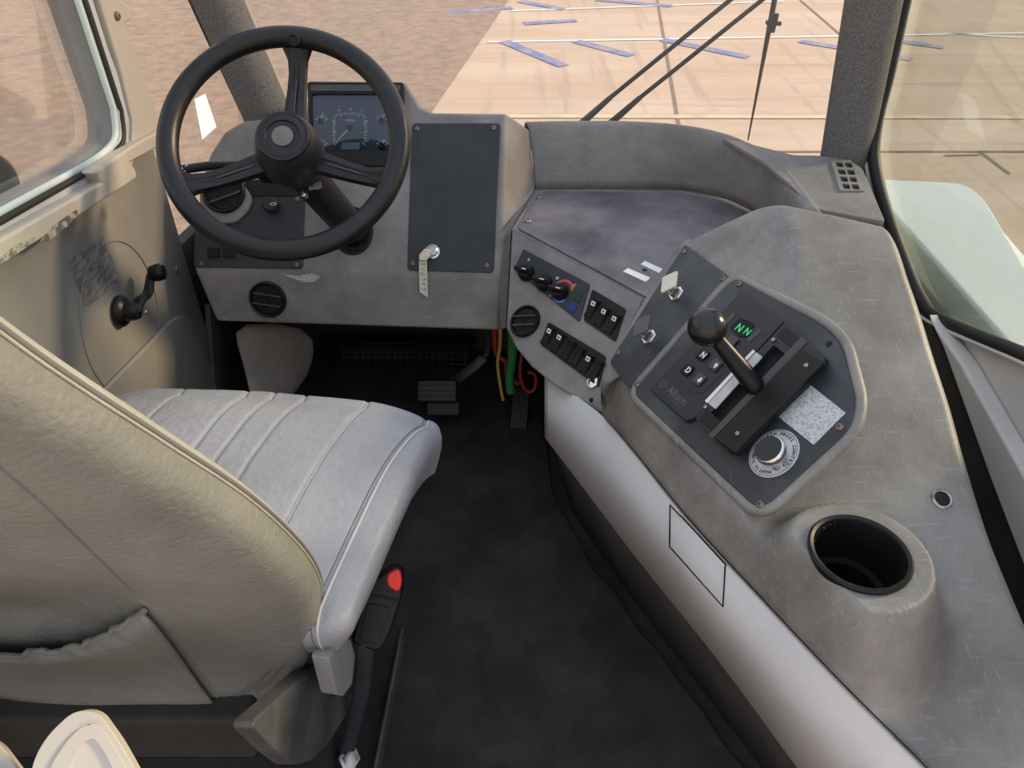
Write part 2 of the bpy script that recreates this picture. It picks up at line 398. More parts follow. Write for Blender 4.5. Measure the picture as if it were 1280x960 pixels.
# ------------------------------------------------------------------ cab floor, bulkhead, left wall
struct(mk('floor', [(-.80,-.6,-.03),(.80,-.6,-.03),(.80,1.95,-.03),(-.80,1.95,-.03),(-.80,-.6,-.006),(.80,-.6,-.006),(.80,1.95,-.006),(-.80,1.95,-.006)],
    [(3,2,1,0),(4,5,6,7),(0,1,5,4),(1,2,6,5),(2,3,7,6),(3,0,4,7)], M_floor))
struct(mk('wall_front', [(-.80,1.90,-.03),(.80,1.90,-.03),(.80,1.90,.55),(-.80,1.90,.55),(-.80,1.93,-.03),(.80,1.93,-.03),(.80,1.93,.55),(-.80,1.93,.55)],
    [(3,2,1,0),(4,5,6,7),(0,1,5,4),(1,2,6,5),(2,3,7,6),(3,0,4,7)], M_kick))
struct(prism('cowl_light_block', [V((-.74,1.66,.53)), V((.74,1.66,.53)), V((.74,1.93,.53)), V((-.74,1.93,.53))], V((0,0,.02)), M_kick))  # unseen shelf added to keep windscreen light out of the footwell
struct(prism('wall_right', [V((.74,1.60,0)), V((.74,1.92,0)), V((.74,1.92,.55)), V((.74,1.60,.60))], V((.03,0,0)), M_kick))  # unseen wall added to stop light entering ahead of the right door
# rubber mat with a wavy right edge
edge = [(640,520),(684,560),(690,610),(700,635),(722,672),(742,712),(770,742),(795,783),(826,818),(850,853),(880,890),(905,930),(935,965),(990,1040)]
ep = cat([AZ(x, y, 0.004) for x, y in edge[1:]], 4)
fm = [V((-.70,-.5,.004)), V((.42,-.5,.004))] + list(reversed(ep)) + [V((.05,1.86,.004)), V((-.70,1.86,.004))]
floor_mat = tag(prism('floor_mat', fm, V((0,0,-.009)), M_floor, bev=0.002), 'black rubber floor mat with a wavy cut edge in the footwell', 'mat')

# ------------------------------------------------------------------ left door
LX = -.74
wz = 1.75
hole_px = [(88,0),(140,135),(143,170),(132,188),(108,206),(0,265)]
hole = [AX(x, y, LX) for x, y in hole_px]
hole = [V((LX, hole[0].y-.0, wz))] + cat(hole[1:5], 4)[0:] + [hole[5], hole[5]+(hole[5]-hole[4])*3.2]
hole.append(V((LX, hole[-1].y, wz)))
dy0 = hole[-1].y - .1
outer = [V((LX, dy0, 0.02)), V((LX, 1.545, 0.02)), V((LX, 1.55, wz+.08)), V((LX, dy0, wz+.08))]
door1 = struct(prism('door_1', outer, V((-.05, 0, 0)), M_door, bev=.004, holes=[hole]))
# painted window frame round the opening
def axl(pts, x): return [AX(p[0], p[1], x) for p in pts]
fo = axl([(112,0),(136,60),(158,120),(166,150),(170,185),(162,215),(122,244),(0,326)], LX+.012)
fi = [p+V((.012,0,0)) for p in hole]
fr = [V((LX+.012, fo[0].y, wz))] + cat(fo[1:-1], 3) + [fo[-1], fo[-1]+(fo[-1]-fo[-2])*1.3]
fr += list(reversed(fi[1:-2])); 
k_ = fi[-2]; fr.insert(len(fr)-len(fi[1:-2]), k_)
fr += [V((LX+.012, fi[0].y, wz))]
prism('window_frame', fr, V((-.011,0,0)), M_wframe, door1, bev=.004)
tube('glass_channel', [hole[0]+V((.004,-.003,0))]+[p+V((.004,-.003,.002)) for p in hole[1:-1]], .006, M_wchan, door1, seg=8)
tube('gasket', [V((LX+.011, p.y+.006, p.z-.007)) for p in hole[:-1]], .006, M_gasket, door1, seg=8)
post = axl([(126,0),(152,0),(163,8),(166,24),(157,30),(176,80),(204,162),(166,182),(167,150),(152,90)], LX+.020)
post[0:0] = [V((LX+.02, post[0].y+.0, wz)), ]; top_r = V((LX+.02, post[2].y, wz))
post = [post[0]] + [top_r] + post[2:] 
prism('door_post_trim', post, V((-.02,0,0)), M_belt, door1, bev=.005)
screw(AX(146, 20, LX+.021), V((1,0,0)), door1, .008, M_rust)
belt = axl([(-80,382),(0,331),(85,280),(172,223),(170,212),(164,203),(204,181),(204,161),(166,182),(117,216),(128,228),(0,300),(-80,345)], LX+.035)
prism('belt_trim', belt, V((-.035,0,0)), M_belt, door1, bev=.005, seg=3)
for pts in ([(2,322),(20,306),(44,297),(38,306),(14,322),(0,330)], [(50,302),(70,280),(96,262),(98,268),(84,283),(60,302)]):
    prism('chipped_area', axl(pts, LX+.0362), V((-.001,0,0)), M_chip, door1)
prism('rubbed_patch', fillet(axl([(86,326),(129,296),(152,352),(108,384)], LX+.0012), .008), V((-.001,0,0)), M_stick, door1)
kp = fillet(axl([(60,580),(90,530),(222,393),(244,396),(262,450),(300,640),(200,700)], LX+.010), .05, 6)
prism('pressed_relief', kp, V((-.012,0,0)), M_door, door1, bev=.006, seg=3)
ring = []
c_ = AX(152, 392, LX+.001)
tube('pressed_ring', [c_ + V((0, .145*math.cos(t), .145*math.sin(t)-.01)) for t in [i*2*math.pi/48 for i in range(48)]], .0014, M_door, door1, closed=True, seg=6)
screw(AX(220, 337, LX+.001), V((1,0,0)), door1, .008, M_rust)
prism('door_edge_strip', axl([(262,380),(300,408),(318,500),(320,620),(285,620),(268,470)], LX+.014), V((-.014,0,0)), M_sgrey, door1, bev=.003)
# window crank
cb = AX(150, 389, LX+.004)
cr = lathe('crank_handle', frameN(cb, V((1,0,0))), [(.030,0),(.030,.005),(.026,.010),(.019,.014),(.017,.030),(.014,.036),(0,.038)], M_black, door1, seg=28)
ck = AX(196, 343, LX+.050)
arm = cat([cb+V((.028,0,0)), cb+V((.034,.02,.012)), cb.lerp(ck, .55)+V((.012,0,-.006)), ck+V((-.012,0,0))], 6)
tube('crank_arm', arm, [.014-.006*i/len(arm) for i in range(len(arm))], M_black, cr, flat=.6)
lathe('crank_knob', frameN(ck+V((-.014,0,0)), V((1,.1,.2))), [(.009,0),(.015,.004),(.017,.016),(.016,.026),(.012,.030),(.011,.028),(0,.028)], M_black, cr, seg=24)
screw(cb+V((.048,.0,-.002)), V((1,0,0)), cr, .005, M_steel)
# glass
def pane(name, pts, m, t=.004):
    n = (pts[1]-pts[0]).cross(pts[2]-pts[0]).normalized()
    return struct(prism(name, pts, n*t, m))
pane('window_2', [V((LX-.03, dy0+.05, .60)), V((LX-.03, 1.42, .60)), V((LX-.03, 1.42, wz)), V((LX-.03, dy0+.05, wz))], M_glassd)
pane('window_3', [V((-.745, 1.56, .45)), V((-.615, 1.775, .45)), V((-.615, 1.775, wz)), V((-.745, 1.56, wz))], M_glassd)
struct(prism('wall_left', [V((-.76,1.55,0)), V((-.76,1.92,0)), V((-.70,1.92,.52)), V((-.76,1.55,.52))], V((-.03,0,0)), M_kick))

# ------------------------------------------------------------------ windscreen, pillars, wipers
wp = cat([V((-.64,1.80,0)), V((-.3,1.86,0)), V((0.05,1.875,0)), V((.45,1.84,0)), V((.66,1.72,0)), V((.73,1.62,0))], 6)
ws = sheet('window_1', [[p+V((0,0,z)) for p in wp] for z in (.50, 1.75)], M_glass, solid=.005); struct(ws)
def pillar(name, p0, p1, r0, r1, ext):
    dv = (p1-p0).normalized(); P = [p0-dv*.25, p0, p0.lerp(p1,.5), p1, p1+dv*ext]
    return struct(tube(name, P, [r0, r0, (r0+r1)/2, r1, r1], M_fabric, seg=28))
pl1 = pillar('trim_1', AY(337,150,1.74), AY(271,0,1.74), .053, .050, .7)
d0 = (AY(271,0,1.74)-AY(337,150,1.74)).normalized()
tube('gasket', [AY(307,147,1.72)-d0*.2, AY(236,0,1.72)+d0*.7], .0055, M_gasket, pl1)
tube('edge_trim', [AY(368,150,1.76)-d0*.2, AY(303,0,1.76)+d0*.7], .005, M_belt, pl1)
pl2 = pillar('trim_2', AY(1057,192,1.56), AY(1092,0,1.56), .049, .051, .7)
tube('gasket', [AY(1030,193,1.59), AY(1062,0,1.59), AY(1062,0,1.59)+V((-.02,0,.6))], .004, M_gasket, pl2)

wt = thing('windscreen_wiper', 'black pantograph windscreen wiper with two parallel arms in front of the windscreen', 'wiper', tuple(AY(730,165,1.93)))
yy = 1.92
for (p0, p1, p2, p3) in (((716,164),(764,121),(768,117),(925,-10)), ((752,164),(800,122),(806,115),(985,-26))):
    A_, B_, C_, D_ = (AY(*p, yy) for p in (p0, p1, p2, p3))
    ar = tube('wiper_arm', [A_, B_], [.016,.010], M_rubber, wt, seg=8, flat=.6)
    tube('arm_rod', [B_, D_], .0055, M_rubber, ar, seg=8)
A_, B_ = AY(935,175,1.90), AY(974,-30,1.90)
bl = tube('wiper_blade', [A_, A_.lerp(B_,.45), A_.lerp(B_,.72), B_], [.003,.007,.010,.010], M_rubber, wt, seg=8, flat=.6)
obox('blade_bracket', frameN(AY(966,28,1.885), V((0,-1,0)), AY(985,30,1.885)-AY(945,27,1.885)), (.034,.008,.012), M_rubber, bl)
obox('blade_clip', frameN(AY(966,28,1.885), V((0,-1,0)), AY(985,30,1.885)-AY(945,27,1.885)), (.014,.040,.010), M_rubber, bl)

# ------------------------------------------------------------------ right door
RX = .74
w_px = [(1134,0),(1114,90),(1099,150),(1095,195),(1106,250),(1132,325),(1156,378),(1180,400),(1280,442)]
wh = [AX(x, y, RX) for x, y in w_px]
wh = [V((RX, wh[0].y, wz))] + cat(wh, 4); wh.append(wh[-1]+(wh[-1]-wh[-5])*3.5); wh.append(V((RX, wh[-1].y, wz)))
dyr = wh[-1].y - .1
ro = [V((RX, dyr, 0.02)), V((RX, 1.64, 0.02)), V((RX, 1.66, wz+.08)), V((RX, dyr, wz+.08))]
door2 = struct(prism('door_2', ro, V((.010,0,0)), M_rdoor, bev=.004, holes=[wh]))
tube('gasket', [p+V((-.004,0,0)) for p in wh[:-1]], .011, M_gasket, door2, seg=10)
tube('seal_lip', [V((RX-.012, p.y+.012, p.z-.014)) for p in wh[1:-1]], .0035, M_rdoor, door2, seg=6)
rl = [AX(x, y, RX-.03) for x, y in [(1157,392),(1200,452),(1285,603),(1400,790),(1400,1000),(1275,700),(1237,600),(1203,505),(1178,435)]]
prism('door_pocket', rl, V((.03,0,0)), M_rdoor, door2, bev=.006, seg=3)
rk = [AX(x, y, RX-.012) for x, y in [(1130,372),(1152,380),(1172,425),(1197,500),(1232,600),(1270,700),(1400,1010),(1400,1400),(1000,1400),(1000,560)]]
prism('door_gap_shade', rk, V((.012,0,0)), M_kick, door2)  # dark sheet standing in for the shade between console and door
pane('window_4', [V((RX+.014, dyr+.05, .45)), V((RX+.014, 1.60, .45)), V((RX+.014, 1.60, wz)), V((RX+.014, dyr+.05, wz))], M_glassr)

# fender / body box outside the right door
fz = .640
F_ = [V((.80, AZ(1108,222,fz).y, fz)), AZ(1208,228,fz), AZ(1232,248,fz), AZ(1300,362,fz)]
F_ += [F_[3]+(F_[3]-F_[2])*1.4]; F_ += [V((.80, F_[4].y, fz))]
fender = thing('front_fender', 'pale blue-grey painted fender box outside the right door window', 'fender', (1.0, 1.0, GZ))
prism('fender_top', fillet(F_, [0,.05,.05,.05,0,0], 5), V((0,0,-.06)), M_fender, fender, bev=.012, seg=4)
s0 = [F_[1]+V((.01,.0,-.05)), F_[2]+V((.02,0,-.05)), F_[3]+V((.02,0,-.05)), F_[4]+V((.02,0,-.05)), V((.84, F_[4].y, fz-.05)), V((.84, F_[0].y, fz-.05))]
prism('fender_side', fillet([p+V((.12 if i<4 else 0, .02 if i == 0 else 0, -.08)) for i, p in enumerate(s0)], .05, 4), V((0,0,-.9)), M_fender, fender, bev=.02, seg=3)
mk('side_slope', [F_[1]+V((0,0,-.02)), F_[2]+V((0,0,-.02)), F_[3]+V((0,0,-.02)), F_[4]+V((0,0,-.02)), s0[3]+V((.12,0,-.09)), s0[2]+V((.12,0,-.09)), s0[1]+V((.12,0,-.09)), s0[0]+V((.12,.02,-.09))],
   [(0,7,6,1),(1,6,5,2),(2,5,4,3)], M_fender, fender, solid=.01)
obox('fender_leg', Matrix.Translation((1.0, 1.0, GZ)), (.3, .5, .95), M_black, fender)

# mirror outside the left window
mc = AX(-24, 227, -1.05)
mir = thing('side_mirror', 'round pale side mirror with dark rim outside the left door window', 'mirror', tuple(mc))
Mm = frameN(mc, V((.35,-1,.1)))
lathe('mirror_housing', Mm, [(.050,-.03),(.064,-.015),(.066,0),(.060,.004)], M_black, mir, seg=36)
lathe('mirror_glass', Mm, [(.059,-.004),(.059,.003),(0,.005)], M_mirror, mir, seg=36)
tube('mirror_bracket', [mc+V((0,.03,-.02)), mc+V((.05,.08,-.4)), mc+V((.24,.10,-.5))], .010, M_black, mir)

# ------------------------------------------------------------------ dashboard
c0 = AZ(440, 288, .594)
sl = math.radians(52)
F = Plane(V((0, 1.503, .594)), V((0, -math.sin(sl), math.cos(sl))))
dash = thing('dashboard', 'grey worn plastic dashboard with instrument cluster, fuse cover and switch panels', 'dashboard', (0, 1.5, .40))
Fp = [(243,338),(245,300),(250,228),(262,192),(280,164),(305,150),(340,147),(372,148),(382,142),(386,102),(508,102),(517,118),(526,133),(540,140),(632,141)]
O_ = [F.at(*p) for p in Fp]
Q_, R_ = F.at(629,295), F.at(626,345)
lz = Q_.z
F2 = plane3(F.at(300,341), F.at(600,345), AZ(450,410,.405))
S_, S0 = F2.at(624,414), F2.at(270,403)
X_, Y_ = AZ(638,288,.61), None
G = plane3(AZ(640,288,.61), AZ(805,374,.61), AZ(690,478,.46))
X_ = G.at(639,287); Y_ = G.at(632,410)
W1, W2 = AZ(661,161,.738), AZ(669,236,.622)
vs, fs = [], []
def av(p): vs.append(p); return len(vs)-1
iO = [av(p) for p in O_]; bk = V((0,.10,-.075))
iB = [av(p+bk) for p in O_]
iQ, iR, iS, iS0 = av(Q_), av(R_), av(S_), av(S0)
iX, iY, iW1, iW2 = av(X_), av(Y_), av(W1), av(W2)
iSb, iS0b = av(S_+V((0,.30,.05))), av(S0+V((0,.30,.05)))
iLb = av(O_[0]+V((-.0,.30,0)))
fs.append(tuple(iO+[iQ, iR]))
for i in range(len(iO)-1): fs.append((iO[i], iB[i], iB[i+1], iO[i+1]))
fs += [(iO[0], iR, iS, iS0), (iO[-1], iB[-1], iW1), (iO[-1], iW1, iW2, iQ), (iQ, iW2, iX), (iQ, iX, iY, iS, iR), (iS0, iS, iSb, iS0b), (iO[0], iS0, iS0b, iLb)]
shell = mk('dash_shell', vs, fs, M_dash, dash, bev=.009, seg=4, ang=20)
# fascia that carries the switches
Gp = [(639,287),(806,373),(786,412),(766,452),(753,519),(722,500),(692,482),(664,459),(645,436),(632,410)]
prism('switch_fascia', [G.at(*p) for p in Gp], -G.n*.03+V((0,.02,0)), M_dash, dash, bev=.006, seg=3)
# storage tray: floor, wall and rim
tz = .612
tf = [AZ(x, y, tz) for x, y in [(639,286),(669,236),(760,236),(852,238),(908,248),(955,270),(1000,300),(950,330),(860,420),(806,373)]]
prism('tray_floor', tf, V((0,0,-.02)), M_dash, dash, bev=.004)
bot = cat([AZ(*p, .615) for p in [(668,237),(700,236),(780,236),(852,238),(908,249),(958,275),(985,310)]], 5)
topc = cat([AZ(*p, .738) for p in [(661,161),(700,160),(780,160),(852,165),(908,178),(962,208),(1012,272)]], 5)
ctr = V((.18, 1.35, 0)); rows = []
for k in range(7):
    t = k/6; rows.append([b_.lerp(t_, t) + (V((b_.x-ctr.x, b_.y-ctr.y, 0)).normalized()*(-.006)*math.sin(math.pi*t)) for b_, t_ in zip(bot, topc)])
for off_, dz in ((.005,.006),(.012,.010),(.020,.009),(.027,.001),(.029,-.06)):
    rows.append([p+V((p.x-ctr.x, p.y-ctr.y, 0)).normalized()*off_+V((0,0,dz)) for p in topc])
sheet('tray_wall', rows, M_dash, dash, solid=.004)
tm = [AZ(x, y, .6165) for x, y in [(648,285),(655,272),(671,244),(685,238),(852,241),(905,252),(950,272),(985,300),(950,325),(870,400),(803,368)]]
liner = tag(prism('tray_liner', fillet(tm, .008), V((0,0,-.004)), M_tray, bev=.001), 'dark scuffed liner plate lying in the dashboard storage tray', 'liner')
for p in ((674,247),(660,277)): screw(AZ(*p, .6168), V((0,0,1)), liner, .007, M_steel)
Tl = Plane(V((0,0,.617)), V((0,0,1)))
slab('label_strip', [(779,339),(785,335),(813,347),(807,352)], Tl, -.001, .0008, M_white, liner, r=.0005, bev=0)
slab('label_strip', [(801,330),(806,326),(828,336),(824,341)], Tl, -.001, .0008, M_white, liner, r=.0005, bev=0)
lathe('liner_hole', frameN(AZ(806,337.5,.6166), V((0,0,1))), [(.005,0),(.005,.0004),(0,.0005)], M_matte, liner, seg=14)

# corner cover with vent grille at the foot of the right pillar
cp = [(902,172),(935,179),(993,194),(1023,194),(1060,199),(1078,210),(1107,277),(1018,260),(985,228),(950,199)]
Cz = Plane(V((0,0,.747)), V((0,0,1)))
cover = thing('corner_cover', 'grey plastic corner cover with slotted grille at the foot of the right pillar', 'cover', tuple(AZ(1050,240,.74)))
prism('cover_panel', fillet([Cz.at(*p) for p in cp], .012, 4), V((0,0,-.009)), M_dash, cover, bev=.003, seg=3)
slots = []
e0, e1, e2 = (1046,203), (1066,203), (1052,237)
def gq(u, v): return (1044+21*u+11*v, 202+1*u+35*v)
for r_ in range(4):
    for c in range(2):
        u0, u1, v0, v1 = c*.54, c*.54+.44, r_*.26, r_*.26+.19
        slots.append([gq(u0,v0), gq(u1,v0), gq(u1,v1), gq(u0,v1)])
slab('vent_grille', [(1038,199),(1064,200),(1081,238),(1050,238)], Cz, .0, .004, M_dash, cover, r=.004, holes=slots, bev=.0006)
slab('vent_void', [(1042,202),(1064,203),(1077,237),(1052,236)], Cz, -.001, .0006, M_matte, cover, r=.002, bev=0)

# fuse cover
fc = slab('fuse_cover', [(515,154),(626,154),(617,341),(509,338)], F, .0005, .004, M_panel, dash, r=.010)
for p in ((521,161),(617,160),(516,329),(609,332)): screw(F.at(p[0],p[1],.004), F.n, fc, .0055, M_rust)
lk = lathe('cam_lock', frameN(F.at(541,315,.004), F.n), [(.017,0),(.017,.003),(.0155,.006),(.0125,.006),(.012,.012),(.010,.014),(0,.014)], M_chrome, fc, seg=30)
kt = thing('key_with_tag', 'small key with a printed paper tag hanging from the fuse cover lock', 'key', tuple(F.at(541,315,.018)))
kM = frameN(F.at(541,315,.018), V((1,-.25,.35)), F.n)
prism('key_bow', fillet([F.at(x, y, h) for x, y, h in ((538,312,.019),(530,311,.034),(523,319,.036),(524,326,.034),(532,326,.030),(541,318,.018))], .004), V((.0015,.0,.0010)), M_steel, kt, bev=.0004)
P0 = [F.at(524,322,.030), F.at(534,326,.030)]
tg = [AY(523.5,322,F.at(524,322,.030).y), AY(533.5,325,F.at(524,322,.03).y), AY(535,372,F.at(524,322,.03).y-.02), AY(524.5,365,F.at(524,322,.03).y-.02)]
tgo = prism('paper_tag', tg, (tg[1]-tg[0]).cross(tg[2]-tg[0]).normalized()*.0006, M_ivory, kt)
nn = (tg[1]-tg[0]).cross(tg[2]-tg[0]).normalized(); nn = nn if nn.dot(CAM-tg[0]) > 0 else -nn
items = []
ax_ = (tg[1]-tg[0]).normalized()
for k, s in enumerate(('..-=', '-.--', '=-.-', '-..=', '.-=-', '--.=')):
    t = (k+1)/7.2; c = (tg[0].lerp(tg[3], t)+tg[1].lerp(tg[2], t))/2 + nn*.0008
    items.append((s, frameN(c, nn, ax_), .008))
join_text('tag_print', items, M_black, tgo)

# instrument cluster
cl = slab('instrument_cluster', [(384,102),(505,103),(501,206),(388,208)], F, .0005, .016, M_black, dash, r=.008, bev=.003, n=5,
          holes=[[(389,117),(497,117),(491,189),(391,190)]])
slab('upper_bezel', [(388,106),(500,106),(499,114),(388,114)], F, .012, .0185, M_grey, cl, r=.002)
slab('gauge_face', [(386,114),(500,114),(496,192),(388,193)], F, .0008, .003, M_dial, cl, r=.001, bev=0)
slab('gauge_lens', [(386,114),(500,114),(496,192),(388,193)], F, .010, .012, M_gglass, cl, r=.001, bev=0)
def tickset(cx, cy, r, a0, a1, n, long_every, w=.0008, sq=0):
    out = []; O = F.at(cx, cy, .0034)
    for i in range(n):
        a = math.radians(a0+(a1-a0)*i/(n-1)); dx, dy = math.cos(a), math.sin(a)
        l = .008 if i % long_every == 0 else .005
        m_ = 1/max(abs(dx), abs(dy))**sq
        p = O+(F.u*dx+F.v*dy)*r*m_; q = p - (F.u*dx+F.v*dy)*l*m_; s = (F.u*-dy+F.v*dx)*w
        out += [p-s, p+s, q+s, q-s]
    return out
tk = tickset(437, 162, .037, 225, -45, 33, 4, sq=.7) + tickset(402, 153, .016, 150, 30, 6, 5) + tickset(478, 152, .016, 150, 30, 6, 5) + tickset(478, 183, .015, 150, 30, 5, 4) + tickset(402, 183, .015, 150, 30, 5, 4)
gt_ = mk('gauge_ticks', tk, [(i, i+1, i+2, i+3) for i in range(0, len(tk), 4)], M_white, cl, fix=False, solid=.0003)
gt_['kind'] = 'stuff'
items = [(s, F.frame(F.at(x, y, .0034)), z) for s, x, y, z in (('MPH',438,151,.009),('0',418,176,.008),('10',418,164,.006),('20',417,152,.008),('30',424,138,.006),('40',438.5,137,.008),('50',452,138,.006),('60',458,152,.008),('70',458,164,.006),('80',459,176,.008))]
join_text('gauge_lettering', items, M_white, cl)
def needle(cx, cy, tx, ty, w=.0016):
    a, b = F.at(cx, cy, .006), F.at(tx, ty, .006); t = (b-a).normalized(); s = F.n.cross(t)*w
    n_ = prism('needle', [a-s, a+s, b+s*.4, b-s*.4], F.n*.001, M_white, cl)
    lathe('needle_cap', F.frame(a), [(.0062,-.003),(.0062,.003),(.004,.0045),(0,.0045)], M_black, n_, seg=18)
needle(437,160,421,177); needle(401,152,404,141); needle(477,151,482,140); needle(477,183,481,174)
slab('odometer_display', [(427,178),(450,178),(449,187),(426,187)], F, .003, .0042, M_lcd, cl, r=.0008, bev=0)

# lower left switch panel, vents
lp = slab('lower_panel', [(244,262),(316,243),(381,244),(378,336),(242,334)], F, .0005, .004, M_panel, dash, r=.006)
for p in ((372,249),(371,331),(252,330)): screw(F.at(p[0],p[1],.004), F.n, lp, .0055, M_rust)
obox('column_recess', F.frame(F.at(341,236,.0)), (.115,.035,.006), M_matte, dash)
for x in (268, 287): 
    q = obox('rocker_switch', F.frame(F.at(x,316,.004)), (.024,.020,.008), M_black, lp); 
kb = lathe('push_knob', F.frame(F.at(341,258,.004)), [(.012,0),(.012,.006),(.0165,.008),(.0165,.020),(.013,.023),(0,.023)], M_wheel, lp, seg=28)
tube('knob_symbol', [F.at(341,255,.028)+ (F.u*math.cos(t)*.006+F.v*math.sin(t)*.0025) for t in [i*.524 for i in range(12)]], .0006, M_white, kb, closed=True, seg=5)
pod = slab('vent_pod', [(247,226),(300,224),(316,248),(311,263),(294,279),(252,279)], F, .001, .012, M_dash, dash, r=.012, bev=.004)
def vent(O, pl, r, parent, rot, nm='air_vent'):
    M = pl.frame(O, pl.u*math.cos(rot)+pl.v*math.sin(rot))
    v = lathe(nm, M, [(r,0),(r,.005),(r*.93,.008),(r*.86,.007),(r*.80,.0015),(0,.001)], M_black, parent, seg=36)
    lathe('vent_hollow', M @ Matrix.Translation((0,0,.0012)), [(r*.80,0),(r*.79,.0008),(0,.0009)], M_matte, v, seg=36)
    for k in (-.28, .28):
        obox('vent_slat', M @ Matrix.Translation((0, k*r, .002)), (r*1.5, r*.09, .007), M_grey, v, bev=.0005)
    obox('vent_slat', M @ Matrix.Translation((0, 0, .0015)), (r*.05, r*1.1, .003), M_black, v, bev=.0004)
    return v
vent(F.at(280,240,.012), F, .046, dash, .35)
slab('paint_chip', [(352,343),(372,345),(390,342),(400,346),(394,352),(380,353),(368,349)], F2, -.002, .0007, M_foil, dash, r=.001, bev=0)
vent(F2.at(335,374,.001), F2, .040, dash, -.15)
vent(G.at(657,402,.001), G, .0335, dash, .5)

# heater control panel
def gpx(u, v, q=((654,311),(737,355),(724,402),(642,338))):
    a, b, c, d_ = (V((x, y)) for x, y in q); p = (a*(1-u)+b*u)*(1-v)+(d_*(1-u)+c*u)*v; return (p.x, p.y)
hp = slab('heater_control_panel', [(654,311),(737,355),(724,402),(642,337)], G, .0005, .004, M_panel, dash, r=.004)
gx = (G.at(737,355)-G.at(654,311)).normalized()
for i, (x, y, rot) in enumerate(((659,343,.2),(681,356,.25),(701,367,.25))):
    M = G.frame(G.at(x, y-1, .004), gx)
    kn = lathe('control_knob', M, [(.0175,0),(.0170,.004),(.0155,.012),(.0125,.016),(0,.017)], M_black, hp, seg=26)
    MM = M @ Matrix.Rotation(rot, 4, 'Z')
    obox('knob_grip', MM @ Matrix.Translation((-.002,0,.008)), (.041,.011,.020), M_black, kn, bev=.003, taper=.75)
    obox('pointer_mark', MM @ Matrix.Translation((.009,.0,.0280)), (.011,.0018,.0006), M_white, kn, bev=0)
def arcpatch(name, O, M, r0, r1, a0, a1, m, parent, n=12):
    vv = []
    for k in range(n+1):
        a = math.radians(a0+(a1-a0)*k/n)
        vv += [M @ V((r0*math.cos(a), r0*math.sin(a), .0006)), M @ V((r1*math.cos(a), r1*math.sin(a), .0006))]
    return mk(name, vv, [(2*k, 2*k+1, 2*k+3, 2*k+2) for k in range(n)], m, parent, solid=.0003)
M = G.frame(G.at(703,364,.004), gx)
arcpatch('hot_mark', None, M, .0195, .0245, 25, 160, M_red, hp)
arcpatch('cold_mark', None, M, .0195, .0245, 250, 320, M_lblue, hp)
slab('green_indicator', [(719,361),(728,366),(724,378),(716,373)], G, .0035, .006, M_green, hp, r=.001)
slab('blue_indicator', [(712,377),(721,382),(717,391),(708,386)], G, .0035, .006, M_blue, hp, r=.002)
cs_ = join_text('control_symbols', [('o',G.frame(G.at(697,347,.0044),gx),.014),('*',G.frame(G.at(660,326,.0044),gx),.014),('.',G.frame(G.at(655,332,.0044),gx),.016),("'",G.frame(G.at(686,372,.0044),gx),.014),('.',G.frame(G.at(647,346,.0044),gx),.016),('C',G.frame(G.at(718,357,.0044),gx),.009)], M_white, hp)
cs_['kind'] = 'stuff'
# rocker panels
gy = G.n.cross(gx)
def rocker(x, y, parent, mark=True, flip=1):
    M = G.frame(G.at(x, y, .004), gx)
    s = prism('rocker_switch', [M @ V(p) for p in ((-.0085,-.020,0),(.0085,-.020,0),(.0085,.020,0),(-.0085,.020,0))], G.n*.002, M_black, parent, bev=.0008)
    vs = [M @ V(p) for p in ((-.0075,-.018,.002),(.0075,-.018,.002),(.0075,.018,.002),(-.0075,.018,.002),(-.0072,-.0175,.003),(.0072,-.0175,.003),(.0072,.0175,.010),(-.0072,.0175,.010),(-.0072,.004,.005),(.0072,.004,.005))]
    mk('rocker_cap', vs, [(0,1,5,4),(4,5,9,8),(8,9,6,7),(2,3,7,6),(0,4,8,7,3),(1,2,6,9,5)], M_black, s, bev=.0008)
    if mark: 
        mm = M @ Matrix.Translation((0,.0085,.0070)) @ Matrix.Rotation(.35, 4, 'X')
        obox('switch_symbol', mm, (.0095,.0085,.0012), M_white, s, bev=.0002)
        obox('symbol_detail', mm @ Matrix.Translation((.0,.0,.001)), (.004,.0035,.0006), M_grey, s, bev=0)
rp1 = slab('rocker_panel', [(740,361),(782,386),(769,427),(729,400)], G, .0005, .004, M_black, dash, r=.005)
for x, y in ((740.5,386),(753.5,396),(766.5,405)): rocker(x, y, rp1)
rp2 = slab('rocker_panel', [(685,402),(757,445),(748,484),(675,430)], G, .0005, .004, M_black, dash, r=.005)
for i, (x, y) in enumerate(((685.5,420),(698,428),(711,438),(722.5,446),(734,455),(746,463))): rocker(x, y, rp2, i in (0,1,4))
rg = lathe('socket_ring', G.frame(G.at(741,478,.001)), [(.012,0),(.012,.004),(.007,.005),(.006,.001),(0,.001)], M_chrome, dash, seg=6)
screw(G.at(739,500,.001), G.n, dash, .004, M_matte)

